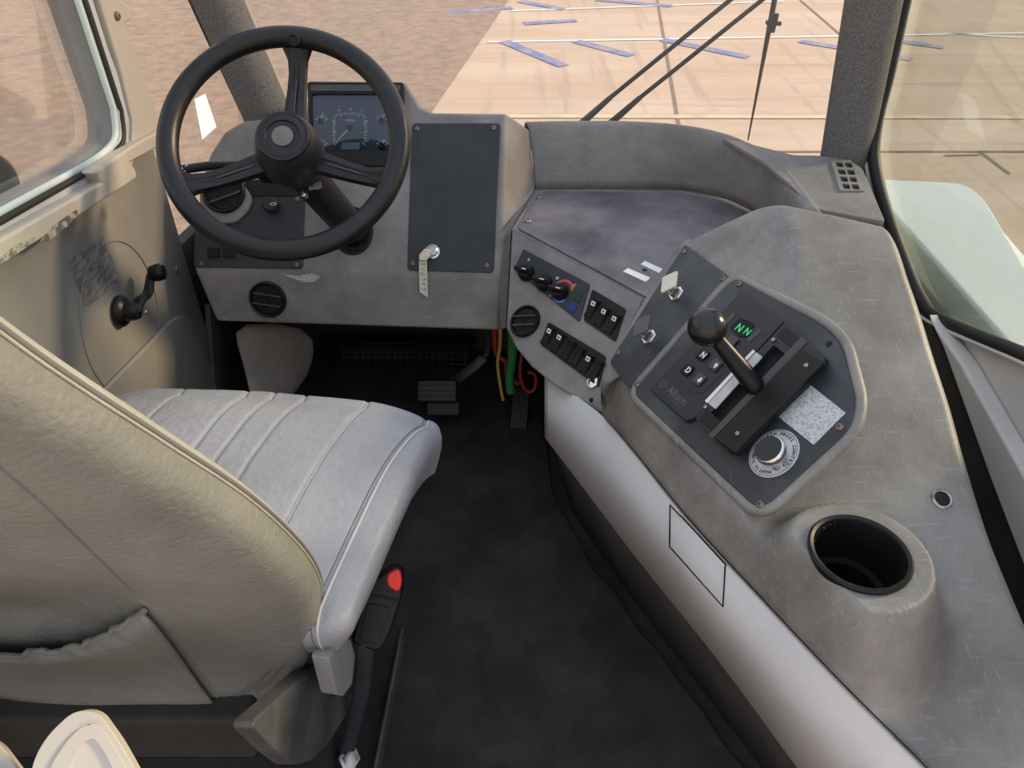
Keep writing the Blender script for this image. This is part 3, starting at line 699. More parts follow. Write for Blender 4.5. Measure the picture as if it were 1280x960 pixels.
# ------------------------------------------------------------------ engine cover (console on the right)
K = plane3(AZ(790,490,.62), AZ(920,345,.77), AZ(950,640,.68))
CUP = AZ(1075, 690, .700)
def smin(a, b, k):
    h = max(k-abs(a-b), 0)/k; return min(a, b) - h*h*k*.25
def smax(a, b, k): return -smin(-a, -b, k)
def zbody(x, y):
    zt = smin(.842, .815+.46*(y-.95), .06)
    z = smin(zt, K.z(x, y)-.004, .022)
    r = math.hypot(x-CUP.x, (y-CUP.y))
    zb = .696 - 2.4*max(0, r-.076)
    z = smax(z, zb, .035)
    return z
def onbody(px, py, h=0):
    r = ray(px, py); a, b = .3, 2.2
    f = lambda d: (CAM.z+r.z*d) - zbody(CAM.x+r.x*d, CAM.y+r.y*d) - h
    d = a
    while d < b and f(d) > 0: d += .01
    lo, hi = d-.01, d
    for _ in range(20):
        m_ = (lo+hi)/2
        if f(m_) > 0: lo = m_
        else: hi = m_
    return CAM + r*hi
L0 = [K.at(862,287), K.at(830,335), K.at(795,393), K.at(764,450), K.at(752,478), AZ(752,517,.510)]
L1 = [AZ(790,560,.545), AZ(860,646,.590), AZ(950,744,.602), AZ(1050,850,.602), AZ(1160,960,.560), AZ(1290,1100,.50)]
R0 = [(1106,274),(1122,300),(1136,340),(1146,368),(1158,405),(1172,450)]
R1 = [(1190,505),(1208,570),(1236,660),(1270,745),(1340,900),(1420,1060)]
Rp = [onbody(*p) for p in R0+R1[:4]]
Rp += [V((Rp[-1].x+.02, .40, zbody(Rp[-1].x+.02,.40))), V((Rp[-1].x+.03, .22, zbody(Rp[-1].x+.03,.22)))]
Lc, Rc = cat(L0, 8)[:-1] + cat([L0[-1]]+L1, 12), cat(Rp, 10)
def resample(pts, n):
    s = [0]
    for a, b in zip(pts, pts[1:]): s.append(s[-1]+(b-a).length)
    out = []; j = 0
    for i in range(n):
        t = s[-1]*i/(n-1)
        while j < len(s)-2 and s[j+1] < t: j += 1
        out.append(pts[j].lerp(pts[j+1], (t-s[j])/max(1e-9, s[j+1]-s[j])))
    return out
NV, NU = 230, 130
Lr, Rr = resample(Lc, NV), resample(Rc, NV)
rows = []
for i in range(NV):
    l, r_ = Lr[i], Rr[i]; W = math.hypot(r_.x-l.x, r_.y-l.y); row = []
    for j in range(NU):
        u = j/(NU-1); x, y = l.x+(r_.x-l.x)*u, l.y+(r_.y-l.y)*u
        z = zbody(x, y); s = min(1, u*W/.030); s = 1-(1-s)**2
        z = l.z + (z-l.z)*s
        e_ = min(1, (1-u)*W/.014); z -= .008*(1-e_)**2
        if i < 8: z -= .018*(1-i/8)**2
        row.append(V((x, y, z)))
    rows.append(row)
cover2 = thing('engine_cover', 'large scuffed grey plastic engine cover console between the seats with white metal side', 'console', (.45, .75, 0))
vs = [p for r_ in rows for p in r_]; fs = []
CR = .0475
for i in range(NV-1):
    for j in range(NU-1):
        q = [i*NU+j, i*NU+j+1, (i+1)*NU+j+1, (i+1)*NU+j]
        c = sum((vs[k] for k in q), V((0,0,0)))/4
        if math.hypot(c.x-CUP.x, c.y-CUP.y) < CR: continue
        fs.append(tuple(q))
# skirts: front, left (short) and right
def skirt(idx, dvec):
    base = len(vs)
    for k, i in enumerate(idx):
        dv = dvec(k/(len(idx)-1)) if callable(dvec) else dvec
        vs.append(vs[i]+dv)
    for k in range(len(idx)-1): fs.append((idx[k], idx[k+1], base+k+1, base+k))
skirt([i*NU for i in range(NV)], lambda t: V((.012,.012,-.11)) if t < .22 else V((.012,.012,-.11+.09*min(1,(t-.22)/.07))))
skirt([i*NU+NU-1 for i in range(NV)], V((.004,0,-.60)))
skirt(list(range(NU)), V((0,.01,-.72)))
body = mk('console_shell', vs, fs, M_hump, cover2, smooth=True, fix=True)
BB = bvh_of(body)
# white side panel, dark kick panel
def strip3(top, bot_, n=60):
    a, b = resample(cat(top, 6), n), resample(cat(bot_, 6), n)
    return [[p, q] for p, q in zip(a, b)]
def xyz(p, dx=0.0): return AZ(p[0], p[1], p[2])
wt_ = [xyz(p) for p in [(684,468,.43),(720,494,.46),(755,521,.490),(790,561,.527),(860,648,.574),(950,746,.586),(1050,852,.586),(1160,962,.544),(1290,1104,.484)]]
wb_ = [xyz(p) for p in [(684,546,.32),(720,593,.33),(760,645,.34),(800,697,.34),(900,821,.34),(1003,960,.33),(1110,1104,.32)]]
rr_ = strip3(wt_, wb_)
wp_ = sheet('side_panel', rr_, M_wpanel, cover2, solid=.006, smooth=True)
fb_ = [AZ(x, y, -.005) for x, y in [(690,590),(700,635),(722,672),(770,742),(826,818),(880,890),(935,965),(990,1040)]]
fb_ = [p+V((.03,.012,0)) for p in fb_]
wb2 = [p+V((.012,.005,.004)) for p in wb_]
sheet('kick_panel', strip3(wb2, fb_), M_kick, cover2, solid=.006)
tube('panel_edge', [p+V((-.002,-.002,0)) for p in wb_], .0022, M_steel, cover2, seg=6)
# front end of the cover below the tray
P_, Q2, R2, S2 = wt_[0], wb_[0], fb_[0], None
prism('end_panel', [P_, Q2, R2, R2+V((.30,.25,0)), P_+V((.30,.25,.0))], V((.01,-.01,0)), M_kick, cover2)
# service hatch outline on the white side
BW = bvh_of(wp_)
hq = [(838,631),(907,706),(904,758),(837,683)]
hl = []
for k in range(4):
    a, b = hq[k], hq[(k+1) % 4]
    for t in range(24):
        p, n_ = hit(BW, a[0]+(b[0]-a[0])*t/24, a[1]+(b[1]-a[1])*t/24, .0004)
        if p: hl.append(p)
hd = None
pp = [[hit(BW, *[(hq[0][c]*(1-u)+hq[1][c]*u)*(1-v)+(hq[3][c]*(1-u)+hq[2][c]*u)*v for c in (0,1)], .0012)[0] for u in (0,.5,1)] for v in (0,.5,1)]
if all(p for r_ in pp for p in r_):
    tube('hatch_joint', hl, .0011, M_matte, wp_, closed=True, seg=6)
# rim round the shifter plate
kout = [(790,491),(918,346),(1030,408),(1052,432),(1071,500),(1064,536),(952,641)]
lip = [K.at(*p, .0) for p in kout]
cen = sum(lip, V((0,0,0)))/len(lip)
lipo = fillet([p+(p-cen).normalized()*.007-K.n*.002 for p in lip], [.03,.03,.03,.02,.03,.02,.03], 6)
tube('plate_rim', lipo, .0068, M_hump, cover2, closed=True, seg=10)
# cup holder
CM = Matrix.Translation((CUP.x, CUP.y, .697))
lathe('cup_holder', CM, [(.050,-.012),(.0535,.0),(.0540,.003),(.0515,.0055),(.0480,.004),(.0460,.0),(.0450,-.055),(.0440,-.058),(.036,-.059),(.035,-.062),(.0335,-.095),(.0,-.095)], M_black, cover2, seg=56, cap=(False, True))
# grommet
gp, gn = hit(BB, 1177, 624, .0)
lathe('grommet', frameN(gp, gn), [(.0115,-.002),(.0125,.0015),(.0110,.003),(.0092,.002),(.0085,-.006),(0,-.006)], M_steel, cover2, seg=28)
lathe('grommet_hole', frameN(gp, gn), [(.0090,.0006),(.0088,.0010),(0,.0010)], M_matte, cover2, seg=24)

# ------------------------------------------------------------------ ignition strip (two pull knobs)
ig = thing('ignition_panel', 'dark narrow metal strip panel with two pull switches beside the gear selector', 'control panel', tuple(K.at(830,390)))
ipl = slab('panel_plate', [(856,305),(911,345),(905,354),(786,486),(762,452)], K, .000, .0022, M_plate, ig, r=.006)
for p in ((855,315),(904,349),(773,441)): screw(K.at(p[0],p[1],.0022), K.n, ig, .0050, M_rust)
ka = (K.at(920,345)-K.at(790,490)).normalized(); kb_ = (K.at(950,640)-K.at(790,490)).normalized()
for (x, y), m_, nm in (((847,369), M_ivory, 'pull_switch'), ((813,423), M_emb, 'pull_switch')):
    O = K.at(x, y, .0022)
    nut = lathe(nm, K.frame(O), [(.0135,0),(.0135,.005),(.0125,.006)], M_chrome, ig, seg=6)
    lathe('bushing', K.frame(O), [(.0085,.004),(.0085,.014),(.0070,.0145),(.0045,.0148),(.0045,.028)], M_steel, nut, seg=22)
    hd_ = K.frame(O, ka)
    q = [(-.022,-.004,.030),(.0,-.021,.030),(.022,.002,.030),(.001,.021,.030)]
    sh = [hd_ @ V((a+.004, b-.004, c)) for a, b, c in q]
    prism('switch_tab', fillet(sh, .004), K.n*.004, m_, nut, bev=.0012)

# ------------------------------------------------------------------ gear selector panel
gs = thing('gear_selector_panel', 'dark steel gear selector plate with keypad, ball topped lever and round dial', 'control panel', tuple(K.at(930,480)))
kpl = slab('mounting_plate', kout, K, -.002, .0035, M_plate, gs, r=.020, n=6)
for p in ((924,355),(1036,430),(1050,534),(951,631),(797,481)):
    if p == (1036,430): lathe('screw_hole', K.frame(K.at(p[0],p[1],.0035)), [(.0045,0),(.0045,.0004),(0,.0005)], M_matte, gs, seg=14)
    else: screw(K.at(p[0],p[1],.0035), K.n, gs, .0052, M_rust)
H0 = .0035
kpd = slab('keypad', [(926,364),(980,401),(871,520),(856,526),(812,487)], K, H0, H0+.007, M_key, gs, r=.004, bev=.0018)
H1 = H0+.007
kM = lambda x, y, h=0: K.frame(K.at(x, y, H1+h), kb_)
sc = slab('button_surround', [(868,437),(908,462),(878,492),(868,492),(842,469),(842,460)], K, H1-.0005, H1+.0008, M_key, kpd, r=.008, bev=.0006)
def kbtn(x, y, s, m=M_black, sz=.0175):
    b = obox('button', kM(x, y, .0006), (sz, sz, .004), m, kpd, bev=.002, seg=3)
    if s == 'U' or s == 'D2':
        k = 1 if s == 'U' else -1
        M2 = kM(x, y, .0049)
        prism('arrow', [M2 @ V(p) for p in ((-.001,.0045*k,0),(.0045,0,0),(.0018,0,0),(.0018,-.0040*k,0),(-.0018,-.0040*k,0),(-.0018,0,0),(-.0045,0,0))], K.n*.0003, M_white, b)
    elif s: text('letter', s, kM(x, y, .0048), .013, M_white, b, bold=True)
    return b
kbtn(879,444,'N'); kbtn(860,463,'D'); kbtn(895,457,'U', M_grey); kbtn(875,475,'D2', M_grey); kbtn(897,426,'R')
kbtn(915,428,'', M_grey)
dis = slab('display', [(925,396),(943,404),(933,422),(923,420),(911,409)], K, H1-.0005, H1+.0015, M_matte, kpd, r=.005)
text('select_digit', 'N', K.frame(K.at(924,410,H1+.0018), kb_), .017, M_glow, dis)
text('monitor_digit', 'N', K.frame(K.at(934,415,H1+.0018), kb_), .015, M_glow, dis)
slab('key_bar', [(915,391),(919,394),(908,406),(904,403)], K, H1-.0005, H1+.001, M_grey, kpd, r=.001)
slab('key_bar', [(949,410),(952,414),(936,428),(932,424)], K, H1-.0005, H1+.001, M_grey, kpd, r=.001)
text('embossed_name', 'Allison', K.frame(K.at(847,495,H1+.0002), kb_), .0175, M_emb, kpd, ext=.0006, bold=True)
text('embossed_word', 'TRANSMISSION', K.frame(K.at(844,503,H1+.0002), kb_), .0060, M_emb, kpd, ext=.0004)
lo_ = K.at(830,480,H1+.0003)
for rr in (.0068, .0034):
    pts = [lo_+(ka*math.cos(t)+K.n.cross(ka)*math.sin(t))*rr for t in [i*math.pi/12 for i in range(3 if rr > .005 else 0, 24)]]
    tube('embossed_ring', pts, .0008 if rr > .005 else .0007, M_emb, kpd, seg=6, closed=rr < .005)

# lever housing
def hq_(u, v, h): # housing coordinates: u along the lever slot (ka direction), v across
    return hO + ka*u + kc*v + K.n*h
kc = K.n.cross(ka); kc = kc if kc.dot(kb_) > 0 else -kc
hO = K.at(869,524, H0)
hL = (K.at(985,402,H0)-hO).dot(ka); 
hW = (K.at(921,561,H0)-hO).dot(kc)
hs = slab('lever_housing', [(869,523),(983,401),(1031,445),(1027,457),(918,563),(908,563)], K, H0, H0+.012, M_key, gs, r=.004, bev=.0015,
     holes=[[(886,518),(967,431),(982,443),(902,531)]])
slab('slot_floor', [(884,518),(967,429),(984,443),(902,533)], K, H0, H0+.0012, M_matte, hs, r=.001, bev=0)
slab('gate_bar', [(892,548),(1001,434),(1030,452),(918,566)], K, H0+.011, H0+.020, M_black, hs, r=.002, bev=.0015)
slab('gate_frame', [(1001,421),(1009,427),(1005,431),(898,541),(890,548),(885,544)], K, H0+.011, H0+.0135, M_grey, hs, r=.001, bev=.0006)
sc_ = slab('gear_scale', [(885,504),(945,440),(953,446),(894,511)], K, H0+.0118, H0+.0135, M_alu, hs, r=.001, bev=.0004)
slab('scale_groove', [(881,501),(941,437),(944,439),(884,504)], K, H0+.0119, H0+.0127, M_white, hs, r=.0005, bev=0)
slab('end_block', [(873,524),(884,512),(905,530),(894,543)], K, H0+.0115, H0+.0132, M_black, hs, r=.002, bev=.0006)
slab('end_block', [(970,419),(981,407),(1000,422),(989,434)], K, H0+.0115, H0+.0132, M_black, hs, r=.002, bev=.0006)
for p in ((882,509),(967,425),(1008,457),(922,542)): screw(K.at(p[0],p[1],H0+.013 if p[1] != 457 and p[1] != 542 else H0+.020), K.n, hs, .0032, M_steel)
# lever
lb = K.at(948,488,H0+.006); kt_ = K.at(884,409,.105)
lt = lb.lerp(kt_, .86)
lev = tube('gear_lever', [lb-(kt_-lb)*.05, lb, lb.lerp(lt,.5), lt], [.0135,.0135,.0120,.0095], M_black, gs, seg=16)
lathe('lever_collar', frameN(lt, kt_-lb), [(.0075,-.002),(.0080,.004),(.0080,.010)], M_chrome, lev, seg=20)
kn_r = .025
kM2 = frameN(kt_, kt_-lb)
lathe('ball_knob', kM2, [(.008,-.0240)]+[(kn_r*math.sin(math.radians(a)), -kn_r*math.cos(math.radians(a))) for a in range(22,180,8)]+[(0,kn_r)], mat('ball_knob_gloss', (0.012,0.012,0.012), .22), lev, seg=36)
boot = prism('lever_boot', [K.at(926,476,H0+.002), K.at(944,464,H0+.002), K.at(964,482,H0+.002), K.at(946,500,H0+.002)], K.n*.010, M_black, gs, bev=.004)
# foil label and dial
lab = slab('foil_label', [(1013,481),(1057,516),(1017,556),(973,521)], K, H0, H0+.0006, M_foil, gs, r=.001, bev=0)
dO = K.at(967.5,567,H0)
dm = thing  # noqa
dpl = lathe('dial_plate', K.frame(dO, kb_), [(.0325,0),(.0325,.0012),(.0318,.0016),(0,.0016)], M_alu, gs, seg=56)
tube('dial_border', [dO+K.n*.0017+(K.u*math.cos(t)+K.v*math.sin(t))*.0305 for t in [i*2*math.pi/56 for i in range(56)]], .00035, M_black, dpl, closed=True, seg=5)
kM3 = K.frame(K.at(961,561,H0+.024)-K.n*.0226, kb_)
kn3 = lathe('dial_knob', kM3, [(.0140,0),(.0150,.012),(.0185,.015),(.0190,.019),(.0183,.022),(.0168,.0232)], M_chrome, dpl, seg=44)
lathe('knob_face', kM3, [(.0169,.0225),(.0165,.0238),(.010,.0242),(0,.0243)], M_key, kn3, seg=36)
screw(K.at(971,584,H0+.0016), K.n, dpl, .0046, M_steel)
def arctext(s, r, a0, a1, size):
    it = []; n = len(s)
    for i, ch in enumerate(s):
        a = math.radians(a0+(a1-a0)*i/(n-1)); rad = K.u*math.cos(a)+K.v*math.sin(a)
        tan = (K.u*math.sin(a)-K.v*math.cos(a)) * (1 if a1 < a0 else -1)
        if ch != ' ': it.append((ch, K.frame(dO+rad*r+K.n*.0019, tan), size))
    return it
join_text('dial_lettering', arctext('FIFTH WHEEL CONTROL', .0265, 190, 8, .0058) + arctext('AUTOMATIC F5-LATCH', .0265, 205, 325, .0058)
   + [('PUSH', K.frame(K.at(978,554,H0+.0019), kb_), .0044), ('LATCH', K.frame(K.at(978,562,H0+.0019), kb_), .0044)], M_black, dpl)

# ------------------------------------------------------------------ steering wheel and column
e_ = ray(353, 174).normalized(); rgt, upc = V((1,0,0)), V((0, SP_, CP))
s_ = rgt*.44 - upc*.90; s_ = (s_ - e_*s_.dot(e_)).normalized()
col = (e_*math.cos(math.radians(29.5)) + s_*math.sin(math.radians(29.5))).normalized()
WC = CAM + ray(356, 176)*1.30
Wp = Plane(WC, -col)
sw = thing('steering_wheel', 'black three spoke steering wheel with round horn button', 'steering wheel', tuple(WC))
RW = .1935
rim = tube('rim', [WC+(Wp.u*math.cos(t)+Wp.v*math.sin(t))*RW for t in [i*2*math.pi/96 for i in range(96)]], .0180, M_wheel, sw, closed=True, seg=20)
def spoke(px, py, sgn):
    T = Wp.at(px, py); dr = (T-WC).normalized(); T = WC+dr*(RW-.004); sd_ = dr.cross(Wp.n)
    rows = []
    for t, w, h, th in ((.030,.022,-.046,.012),(.07,.020,-.045,.011),(.115,.0175,-.042,.010),(.145,.0165,-.036,.0095),(.165,.018,-.026,.010),(.180,.026,-.013,.010),(.192,.042,-.003,.010)):
        c = WC+dr*t+Wp.n*h
        rows.append([c-sd_*w+Wp.n*-.002, c-sd_*w*.85+Wp.n*th*.8, c-sd_*w*.30+Wp.n*th, c-sd_*w*.14+Wp.n*(th-.003), c+sd_*w*.14+Wp.n*(th-.003), c+sd_*w*.30+Wp.n*th, c+sd_*w*.85+Wp.n*th*.8, c+sd_*w-Wp.n*.002, c+sd_*w*.6-Wp.n*.007, c-sd_*w*.6-Wp.n*.007])
    vs = [p for r_ in rows for p in r_]; n = 10; fs = []
    for i in range(len(rows)-1):
        for k in range(n): fs.append((i*n+k, i*n+(k+1) % n, (i+1)*n+(k+1) % n, (i+1)*n+k))
    fs += [tuple(range(n-1,-1,-1)), tuple((len(rows)-1)*n+k for k in range(n))]
    s = mk('spoke', vs, fs, M_wheel, sw, smooth=True); edge_sharp(s, 45)
    obox('spoke_groove', frameN(WC+dr*.100+Wp.n*-.0355, Wp.n+dr*-.08, dr), (.085,.0028,.0010), M_grey, s, bev=0)
    return dr
spoke(370,50,0); spoke(222,228,0); spoke(470,214,0)
dr_ = (Wp.at(370,52)-WC).normalized()
lathe('rim_eyelet', frameN(WC+dr_*(RW-.014)+Wp.n*.012, Wp.n-dr_*.5), [(.0105,-.004),(.0105,.004),(.0085,.0055),(.0070,.003),(0,.003)], M_matte, rim, seg=24)
hm = frameN(WC-Wp.n*.020, Wp.n)
lathe('hub', hm, [(.040,-.066),(.050,-.058),(.057,-.040),(.0575,-.015),(.0545,.008),(.049,.026),(.0465,.033)], M_hub, sw, seg=48)
hb = lathe('horn_button', hm, [(.0455,.031),(.0455,.036),(.0435,.0385),(.040,.0385),(.0385,.0375),(.037,.0385),(.030,.040),(.028,.0395),(.0265,.037),(.019,.036),(.0185,.037)], M_wheel, sw, seg=48)
lathe('horn_badge', hm, [(.0185,.035),(.0180,.0378),(.014,.0392),(0,.0398)], mat('badge', (.13,.125,.115), .4), hb, seg=32)
# column
F_hit = F.at(441, 289)
cdir = (F_hit-(WC-Wp.n*.03)).normalized()
sc2 = thing('steering_column', 'black steering column with turn signal lever, running into the dashboard', 'steering column', tuple(F_hit))
tube('column_tube', [WC-Wp.n*.065, WC-Wp.n*.085, F_hit-cdir*.06, F_hit+cdir*.04], [.034,.034,.033,.034], M_wheel, sc2, seg=28)
lathe('column_collar', frameN(F_hit, F.n), [(.044,0),(.044,.003),(.038,.004),(.037,-.002)], M_matte, sc2, seg=36, sy=1.18)
hcol = frameN(WC-Wp.n*.088, Wp.n)
lathe('column_head', hcol, [(.030,-.02),(.040,-.015),(.043,.0),(.040,.016)], M_black, sc2, seg=32)
obox('switch_housing', frameN(WC-Wp.n*.125+V((-.03,.0,-.0)), Wp.n, V((1,0,0))), (.085,.05,.05), M_black, sc2, bev=.01, seg=3)
tl = tube('turn_signal_lever', [WC-Wp.n*.09+V((-.03,0,0)), AY(300,205,WC.y+.06), AY(262,207,WC.y+.06), AY(226,212,WC.y+.06)], [.008,.007,.011,.011], M_black, sc2, seg=14, flat=.7)
join_text('lever_symbols', [('o', frameN(AY(226,210,WC.y+.047), V((0,-.8,.6))), .014), ('>', frameN(AY(233,207,WC.y+.047), V((0,-.8,.6))), .012), ('=', frameN(AY(231,215,WC.y+.047), V((0,-.8,.6))), .010)], M_white, tl)
bt = thing('tilt_lever', 'bright steel tilt bolts under the steering wheel hub', 'lever', tuple(AY(398,236,WC.y)))
for (p, q) in (((386,236),(402,231)), ((376,240),(382,246))):
    A_, B_ = AY(*p, WC.y-.012), AY(*q, WC.y-.006)
    tube('bolt', [A_, A_.lerp(B_,.45), A_.lerp(B_,.46), B_], [.0042,.0042,.0065,.0065], M_chrome, bt, seg=6)

# ------------------------------------------------------------------ pedals, footwell, cables
bp = thing('brake_pedal', 'black rubber faced brake pedal on a bent arm in the footwell', 'pedal', tuple(AY(548,490,1.55)))
pc = AY(547, 489, 1.55)
arm = cat([AY(600,372,1.53), AY(606,405,1.62), AY(609,430,1.66), AY(604,447,1.67), AY(580,468,1.64), AY(556,484,1.57)], 5)
tube('pedal_arm', arm, .013, M_sgrey, bp, flat=.45, seg=10, upv=V((.6,0,.8)))
Mp = frameN(pc, V((0,-.75,.66)))
pd = obox('pedal_pad', Mp, (.105,.060,.018), M_black, bp, bev=.006, seg=3)
for k in range(4): obox('pad_rib', Mp @ Matrix.Translation((0,-.021+k*.014,.017)), (.092,.004,.004), M_grey, pd, bev=.001)
obox('lower_pad', frameN(AY(554,511,1.53), V((0,-.75,.66))), (.085,.035,.012), M_black, bp, bev=.003)
ap = thing('accelerator_pedal', 'ribbed black accelerator pedal beside the white side panel', 'pedal', tuple(AY(650,515,1.58)))
Ma = frameN(AY(650,511,1.58), V((0,-.62,.78)), V((1,-.10,0)))
pd = obox('pedal_pad', Ma, (.048,.115,.012), M_black, ap, bev=.003)
for k in range(7): obox('pad_rib', Ma @ Matrix.Translation((-.018+k*.006,0,.0115)), (.0022,.105,.0025), M_grey, pd, bev=0)
obox('pedal_foot', frameN(AY(648,525,1.60), V((0,0,1))), (.04,.06,.02), M_black, ap)
hg = thing('heater_grille', 'dark ribbed heater grille on the bulkhead floor under the dashboard', 'grille', (-.30, 1.84, 0))
gf = prism('grille_frame', [AY(x, y, 1.80) for x, y in ((405,428),(596,430),(592,462),(412,460))], V((0,.03,0)), M_black, hg, bev=.003,
   holes=[[AY(x, y, 1.80) for x, y in ((424,434),(588,435),(584,455),(428,454))]])
prism('grille_back', [AY(x, y, 1.815) for x, y in ((420,432),(592,433),(588,458),(424,457))], V((0,.01,0)), M_matte, hg)
for k in range(20):
    x = 430+k*8; tube('grille_bar', [AY(x,434.5,1.802), AY(x-.5,454.5,1.802)], .0017, M_grey, gf, seg=5)
for y in (440,447): tube('grille_bar', [AY(424,y,1.803), AY(588,y+1,1.803)], .0015, M_grey, gf, seg=5)
for nm, m, lab_, pts, yy, r0 in (
   ('cable', M_w_yel, 'yellow cable hanging below the dashboard left of the green ones', [(624,380),(625,430),(622,455),(626,486),(629,500)], 1.50, .004),
   ('cable', M_w_grn, 'dark green cable bundle hanging below the dashboard corner', [(640,395),(640,450),(637,470),(638,490)], 1.49, .011),
   ('cable', M_w_red, 'red cable hanging behind the yellow cable under the dashboard', [(617,385),(620,440),(632,452),(634,470),(648,480)], 1.52, .006),
   ('cable', M_w_red, 'red looped cable hanging at the front end of the white side panel', [(655,425),(650,465),(655,485),(664,490),(670,480),(668,468),(660,465)], 1.48, .004)):
    q = tag(tube(nm, cat([AY(x, y, yy) for x, y in pts], 5), r0, m, seg=8), lab_, 'cable', 'cables under the dashboard')
# wheel arch liner at the left of the footwell
la = [AY(x, y, yy) for x, y, yy in ((288,400,1.50),(392,404,1.62),(392,440,1.68),(384,470,1.62),(360,492,1.55),(318,560,1.40))]
lb2 = [AY(x, y, yy) for x, y, yy in ((288,400,1.50),(296,430,1.48),(305,465,1.46),(312,500,1.42),(318,540,1.36),(320,600,1.30))]
rows = []
for t in range(7):
    k = t/6; rows.append([a.lerp(b, k)+V((0,-.03*math.sin(math.pi*k),.01*math.sin(math.pi*k))) for a, b in zip(lb2, la)])
arch = tag(sheet('wheel_arch_liner', rows, M_liner, solid=.01, sub=1), 'pale worn wheel arch liner at the left of the footwell under the dashboard', 'liner')

# ------------------------------------------------------------------ driver seat
seat = thing('driver_seat', 'grey vinyl driver seat with fluted cushion and high backrest behind the steering wheel', 'seat', (-.45, .72, 0))
Rk = cat([AZ(533,512,.555), AZ(508,548,.562), AZ(481,587,.565), AZ(444,661,.565), AZ(408,739,.56), AZ(398,762,.558)], 8)
Lk = cat([V((-.665,1.00,.56)), V((-.675,.90,.565)), V((-.685,.75,.565)), V((-.69,.60,.56))], 8)
Rc2, Lc2 = resample(Rk, 60), resample(Lk, 60)
seams = (.207, .418, .507, .606, .804)
ucols = [('l', a) for a in (1,.8,.6,.45,.3,.2,.1)] + [('m', i/150) for i in range(151)] + [('r', a) for a in (.06,.12,.2,.3,.45,.6,.8,1)]
vrows = [('f', b) for b in (1,.8,.6,.5,.4,.3,.2,.1)] + [('m', j) for j in range(60)] + [('k', b) for b in (.1,.2,.35,.55,.8,1)]
def drop(n): return (.006*n + .100*n**1.8)
def outw(n): return .043*math.sin(min(1, n)**.8*math.pi*.90)
grid = []
for kb0, bv in vrows:
    j = 0 if kb0 == 'f' else 59 if kb0 == 'k' else bv; b = 0 if kb0 == 'm' else bv
    ysg = -.8 if kb0 == 'k' else 1; jf = .55+.45*min(1, j/25)
    l, r_ = Lc2[j], Rc2[j]; row = []
    for ku, av_ in ucols:
        u = 0 if ku == 'l' else 1 if ku == 'r' else av_
        a = av_ if ku != 'm' else 0
        p = l.lerp(r_, u); 
        fy = .012 - .030*max(0, (u-.80)/.2)**2 - .02*max(0, (.12-u)/.12)**2   # front edge curves back at the corners
        tfr = max(0, 1-j/22)
        p = p + V((0, fy*tfr**2, 0))
        z = p.z + .012*math.sin(math.pi*u) - .020*max(0, 1-j/16)**2.5
        if ku == 'm':
            for s in seams: z -= .0045*math.exp(-((u-s)/.0045)**2)
            z -= .004*math.exp(-((u-1)/.012)**2)
            z += .0015*noise.noise(p*18)
        n = min(1, math.hypot(a, b)); jr = 1 - .22*max(0, (j-44)/15)**2
        if n > 0:
            da, db = a/n if n else 0, b/n
            rt = 1 if ku == 'r' else -1
            o_ = outw(n); nn_ = max(1e-6, math.hypot(a, b))
            p = p + V((rt*o_*jf*(a/nn_), o_*.75*ysg*(b/nn_), 0)); z -= drop(n)*jr
            z += .0
        row.append(V((p.x, p.y, z)))
    grid.append(row)
nu = len(ucols); vs = [p for r_ in grid for p in r_]
fs = [(i*nu+k, i*nu+k+1, (i+1)*nu+k+1, (i+1)*nu+k) for i in range(len(grid)-1) for k in range(nu-1)]
cushion = mk('cushion', vs, fs, M_vinyl, seat, smooth=True)
i0 = 8; c0_ = 7
for s in seams:
    k = c0_+round(s*150)
    tube('seam_piping', [grid[i][k]+V((0,0,.0012)) for i in range(3, len(grid), 2)], .0010, M_pipe, cushion, seg=6)
for dk, m_ in ((150, M_pipe), (149, M_thread)):
    tube('side_piping', [grid[i][c0_+dk]+V((.001 if dk == 150 else -.003, 0, .002)) for i in range(4, len(grid))], .0022 if dk == 150 else .001, m_, cushion, seg=8)

spec = [  # z, y, left x, right x, half thickness
 (.315,.560,-.71,-.340,.030), (.342,.560,-.735,-.305,.052), (.41,.582,-.725,-.285,.060), (.49,.588,-.715,-.252,.062), (.58,.568,-.71,-.230,.060), (.68,.527,-.71,-.216,.054),
 (.78,.483,-.71,-.214,.050), (.88,.440,-.70,-.224,.046), (.98,.395,-.69,-.246,.044), (1.08,.351,-.68,-.270,.042), (1.18,.306,-.67,-.284,.040), (1.30,.25,-.655,-.305,.038)]
nb = V((0, .91, .41)).normalized()
ctrl = [(V((l, y, z)), V((r_, y, z)), V((h, 0, 0))) for z, y, l, r_, h in spec]
Ls, Rs, Hs = (cat([c[k] for c in ctrl], 8) for k in range(3))
NS = 96; secs = []
for l, r_, h in zip(Ls, Rs, Hs):
    c = (l+r_)/2; w = (r_.x-l.x)/2; row = []
    for k in range(NS):
        t = 2*math.pi*k/NS; ct, st = math.cos(t), math.sin(t)
        ex = 2/3.2; x = math.copysign(abs(ct)**ex, ct)*w; y_ = math.copysign(abs(st)**ex, st)*h.x
        row.append(c + V((x, 0, 0)) + nb*y_)
    secs.append(row)
def projpx(p):
    q = p-CAM; d_ = q.dot(V((0, CP, -SP_))); return 640+q.x/d_*FPX, 480-q.dot(V((0, SP_, CP)))/d_*FPX
for row in secs:                                   # sagging pocket mouth in the rear panel
    for k in range(NS):
        if k > NS/2:
            x, y = projpx(row[k]); yc = 795 - max(0, x-60)**2*.0024
            if x < 190 and 0 < yc+6-y < 95:
                s = (yc+6-y)/95; f = min(1, (190-x)/70)*min(1, s*9)*(1-s)**1.3
                row[k] = row[k] + nb*.030*f
KW = 2           # index of the welt on the right flank, slightly to the rear
lo, hi = [], []
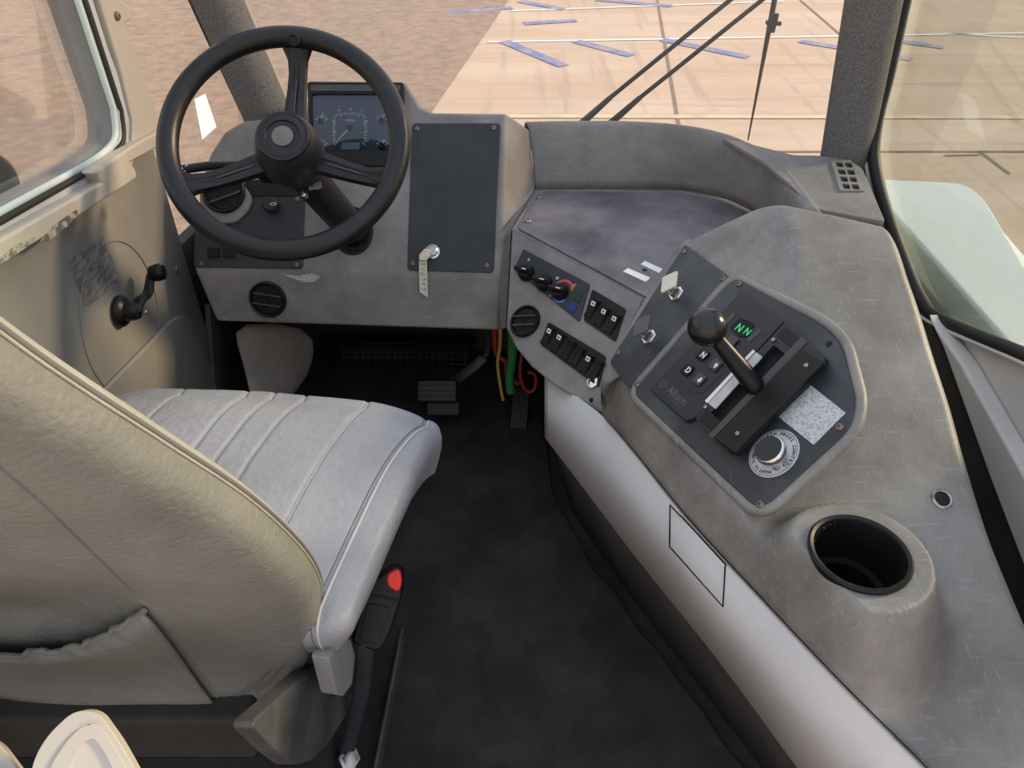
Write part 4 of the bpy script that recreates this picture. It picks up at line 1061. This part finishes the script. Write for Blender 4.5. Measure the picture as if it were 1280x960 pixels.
def loop_mesh(name, k0, k1, m, cap=True):
    n = (k1-k0) % NS + 1; vs, fs = [], []
    for row in secs: vs += [row[(k0+i) % NS] for i in range(n)]
    for i in range(len(secs)-1):
        for j in range(n-1): fs.append((i*n+j, i*n+j+1, (i+1)*n+j+1, (i+1)*n+j))
    return mk(name, vs, fs, m, seat, smooth=True)
backp = loop_mesh('back_panel', NS//2+6, KW, M_vback)
bols = loop_mesh('backrest', KW, NS//2+6, M_bolster_lit)
mk('backrest_underside', secs[0], [tuple(range(NS))], M_sgrey, seat)
tube('stitched_welt', [row[KW]-nb*.001+V((.001,0,0)) for row in secs], .0022, M_thread, bols, seg=8)
tube('stitched_welt', [row[(KW-1) % NS]+V((.0006,0,0)) for row in secs], .0012, M_bolster_lit, bols, seg=8)
BP = bvh_of(backp)
def surfline(px, b, h=.0): 
    out = []
    for i in range(len(px)-1):
        for t in range(6):
            p, n_ = hit(b, px[i][0]+(px[i+1][0]-px[i][0])*t/6, px[i][1]+(px[i+1][1]-px[i][1])*t/6, h)
            if p: out.append(p)
    return out
for line in ([(-40,548),(0,586),(50,628),(110,686),(160,735),(186,757)], [(186,757),(222,800),(258,850),(290,900),(297,909)]):
    q = surfline(line, BP, .0)
    if len(q) > 3: tube('panel_seam', q, .0016, M_vback, backp, seg=6)
# pocket panel below the sagging mouth
rows = []
top_ = [(-60,800),(0,799),(60,799),(110,790),(150,775),(184,759)]; bot_ = [(-60,862),(0,868),(80,884),(150,895),(230,905),(294,908)]
for v in range(9):
    row = []
    for u in range(31):
        f = u/30*5; i = min(4, int(f)); t = f-i
        a = [top_[i][c]*(1-t)+top_[i+1][c]*t for c in (0,1)]; b_ = [bot_[i][c]*(1-t)+bot_[i+1][c]*t for c in (0,1)]
        w = v/8; p, n_ = hit(BP, a[0]*(1-w)+b_[0]*w, a[1]*(1-w)+b_[1]*w, 0)
        if p is None: p = row[-1] if row else rows[-1][0]; n_ = -nb
        row.append(p + n_*(.004+.016*(1-w)**2*min(1, (30-u)/8)+.0008*math.sin(u*.5+v)))
    rows.append(row)
pk = sheet('back_pocket', rows, M_vback, seat, solid=.004)
tube('pocket_hem', [p+V((0,-.001,.001)) for p in rows[0]], .0035, M_vback, pk, seg=8)
tube('pocket_stitch', [p.lerp(q, .75)+V((0,-.0008,.001)) for p, q in zip(rows[1], rows[2])], .0008, M_thread, pk, seg=6)
# dark streaks are worn into the panel
for pts in ([(292,869),(318,853),(340,835),(338,841),(316,860),(294,874)], [(318,860),(335,850),(358,826),(356,833),(336,856),(320,866)]):
    q = [hit(BP, x, y, .0006)[0] for x, y in pts]
    if all(q): mk('scuff_mark', q, [tuple(range(len(q)))], M_thread, backp, solid=.0003)
# base
prism('pedestal', [V((-.68,.44,0)), V((-.31,.44,0)), V((-.29,.90,0)), V((-.68,.90,0))], V((0,0,.32)), M_kick, seat, bev=.01)
prism('suspension_frame', [V((-.67,.50,.32)), V((-.34,.50,.32)), V((-.27,.92,.32)), V((-.67,.92,.32))], V((0,0,.10)), M_kick, seat, bev=.01)
prism('rear_crossbar', [V((-.70,.40,.26)), V((-.30,.42,.26)), V((-.30,.45,.26)), V((-.70,.43,.26))], V((0,0,.05)), M_sgrey, seat, bev=.006)
prism('slide_rail', [V((-.25,.38,0)), V((-.242,.38,0)), V((-.212,.90,0)), V((-.22,.90,0))], V((0,0,.04)), M_sgrey, seat, bev=.004)
ss = [AX(x, y, -.262) for x, y in [(312,905),(360,862),(398,826),(412,870),(442,866),(434,892),(414,925),(392,950),(368,957),(344,938)]]
prism('side_shell', fillet(ss, .025, 6), V((-.022,0,0)), M_sgrey, seat, bev=.010, seg=4)
rh = [AX(x, y, -.222) for x, y in [(421,800),(438,799),(444,820),(440,855),(429,870),(422,869),(411,823)]]
prism('recline_handle', fillet(rh, .004, 3), V((-.022,.004,0)), M_lgrey, seat, bev=.003, seg=3)
tb = [AZ(300,911,.372), AZ(331,874,.40), AZ(345,878,.40), AZ(334,902,.375), AZ(318,912,.37)]
prism('tucked_vinyl', fillet(tb, .006), V((0,.02,-.02)), M_vinyl, seat, bev=.003)

# seat belt buckle on its stalk
pt, pb, pf = AZ(484,714,.475), AZ(459,806,.39), AZ(432,950,.05)
buckle = thing('seat_belt_buckle', 'black seat belt buckle with red button on a stalk beside the seat', 'seat belt', tuple(pf))
ax = (pt-pb).normalized(); side = V((1,0,0)); side = (side-ax*side.dot(ax)).normalized(); nrm = side.cross(ax)
if nrm.dot(CAM-pt) < 0: nrm = -nrm
def bk_(a, b, c): return pb + side*a + ax*b + nrm*c
Lb = (pt-pb).length
out = [bk_(-.022,.0,.0), bk_(.020,-.003,.0), bk_(.027,.02,0), bk_(.030,Lb*.75,0), bk_(.022,Lb+.010,0), bk_(.004,Lb+.012,0), bk_(-.020,Lb*.82,0), bk_(-.024,.02,0)]
bb = prism('buckle_housing', [p+nrm*.013 for p in fillet(out, .012, 4)], -nrm*.028, M_black, buckle, bev=.007, seg=4)
prism('housing_panel', [p+nrm*.0148 for p in fillet([bk_(-.012,.012,0), bk_(.014,.010,0), bk_(.019,Lb*.60,0), bk_(-.013,Lb*.58,0)], .004)], -nrm*.003, M_black, bb, bev=.001)
prism('housing_rib', [bk_(-.020,Lb*.66,.0145), bk_(.028,Lb*.70,.0145), bk_(.028,Lb*.73,.0145), bk_(-.020,Lb*.69,.0145)], -nrm*.003, M_matte, bb)
prism('release_button', [p+nrm*.0155 for p in fillet([bk_(.005,Lb*.86,0), bk_(.026,Lb*.80,0), bk_(.024,Lb*1.0,0), bk_(.016,Lb+.012,0), bk_(.002,Lb*1.02,0)], .010)], -nrm*.010, M_redb, buckle, bev=.003, seg=3)
tube('stalk', cat([pb+ax*.01, pb-ax*.012, pb.lerp(pf,.4)+V((.004,0,0)), pf.lerp(pb,.10), pf], 6), .0125, M_panel, buckle, flat=.45, seg=12, upv=V((0,.8,.6)))
lathe('anchor_bolt', frameN(AZ(437,948,.075), V((.3,-.4,.8))), [(.018,-.06),(.018,.0),(.012,.002),(.012,.010),(.008,.012),(0,.012)], M_steel, buckle, seg=6)

# pale moulding behind the seat
zc = .66
mo = thing('seat_lever', 'pale grey moulded lever with a recessed face standing behind the seat', 'lever', tuple(AZ(100,920,0)))
MP = Plane(AZ(105,920,zc), V((.25,-.55,.85)))
m0 = slab('lever_grip', [(34,985),(43,946),(60,918),(92,888),(122,889),(150,928),(190,1000)], MP, -.022, 0, M_cream, mo, r=.010, bev=.006, n=5)
slab('grip_rim', [(56,990),(62,958),(84,925),(104,906),(122,904),(142,932),(176,995)], MP, -.001, .003, M_cream, m0, r=.010, bev=.0025, n=4,
     holes=[[(80,990),(88,955),(103,930),(116,921),(128,936),(156,990)]])
lp_ = MP.at(110, 985, -.01)
tube('lever_post', [lp_+V((0,.0,.0)), lp_+V((0,-.05,-.10)), V((lp_.x, lp_.y-.06, 0))], [.018,.014,.014], M_cream, mo, seg=12)
mo2 = thing('armrest', 'pale cream armrest edge at the lower left corner beside the seat lever', 'armrest', tuple(AZ(0,955,0)))
MQ = Plane(AZ(0,950,.62), V((.1,-.2,1)))
slab('armrest_pad', [(-90,880),(-8,918),(34,975),(10,1030),(-100,1030)], MQ, -.03, 0, M_cream, mo2, r=.01, bev=.006)
aq = MQ.at(-30, 1000, -.02)
tube('armrest_post', [aq, V((aq.x, aq.y, 0))], .016, M_sgrey, mo2, seg=12)
tl_ = AZ(-20,884,.30); tag(tube('cable', cat([AZ(-60,900,.25), AZ(-20,884,.30), AZ(14,868,.325), AZ(40,880,.25)], 5), .004, M_teal, seg=8), 'thin teal cable beside the seat pedestal at the lower left', 'cable')
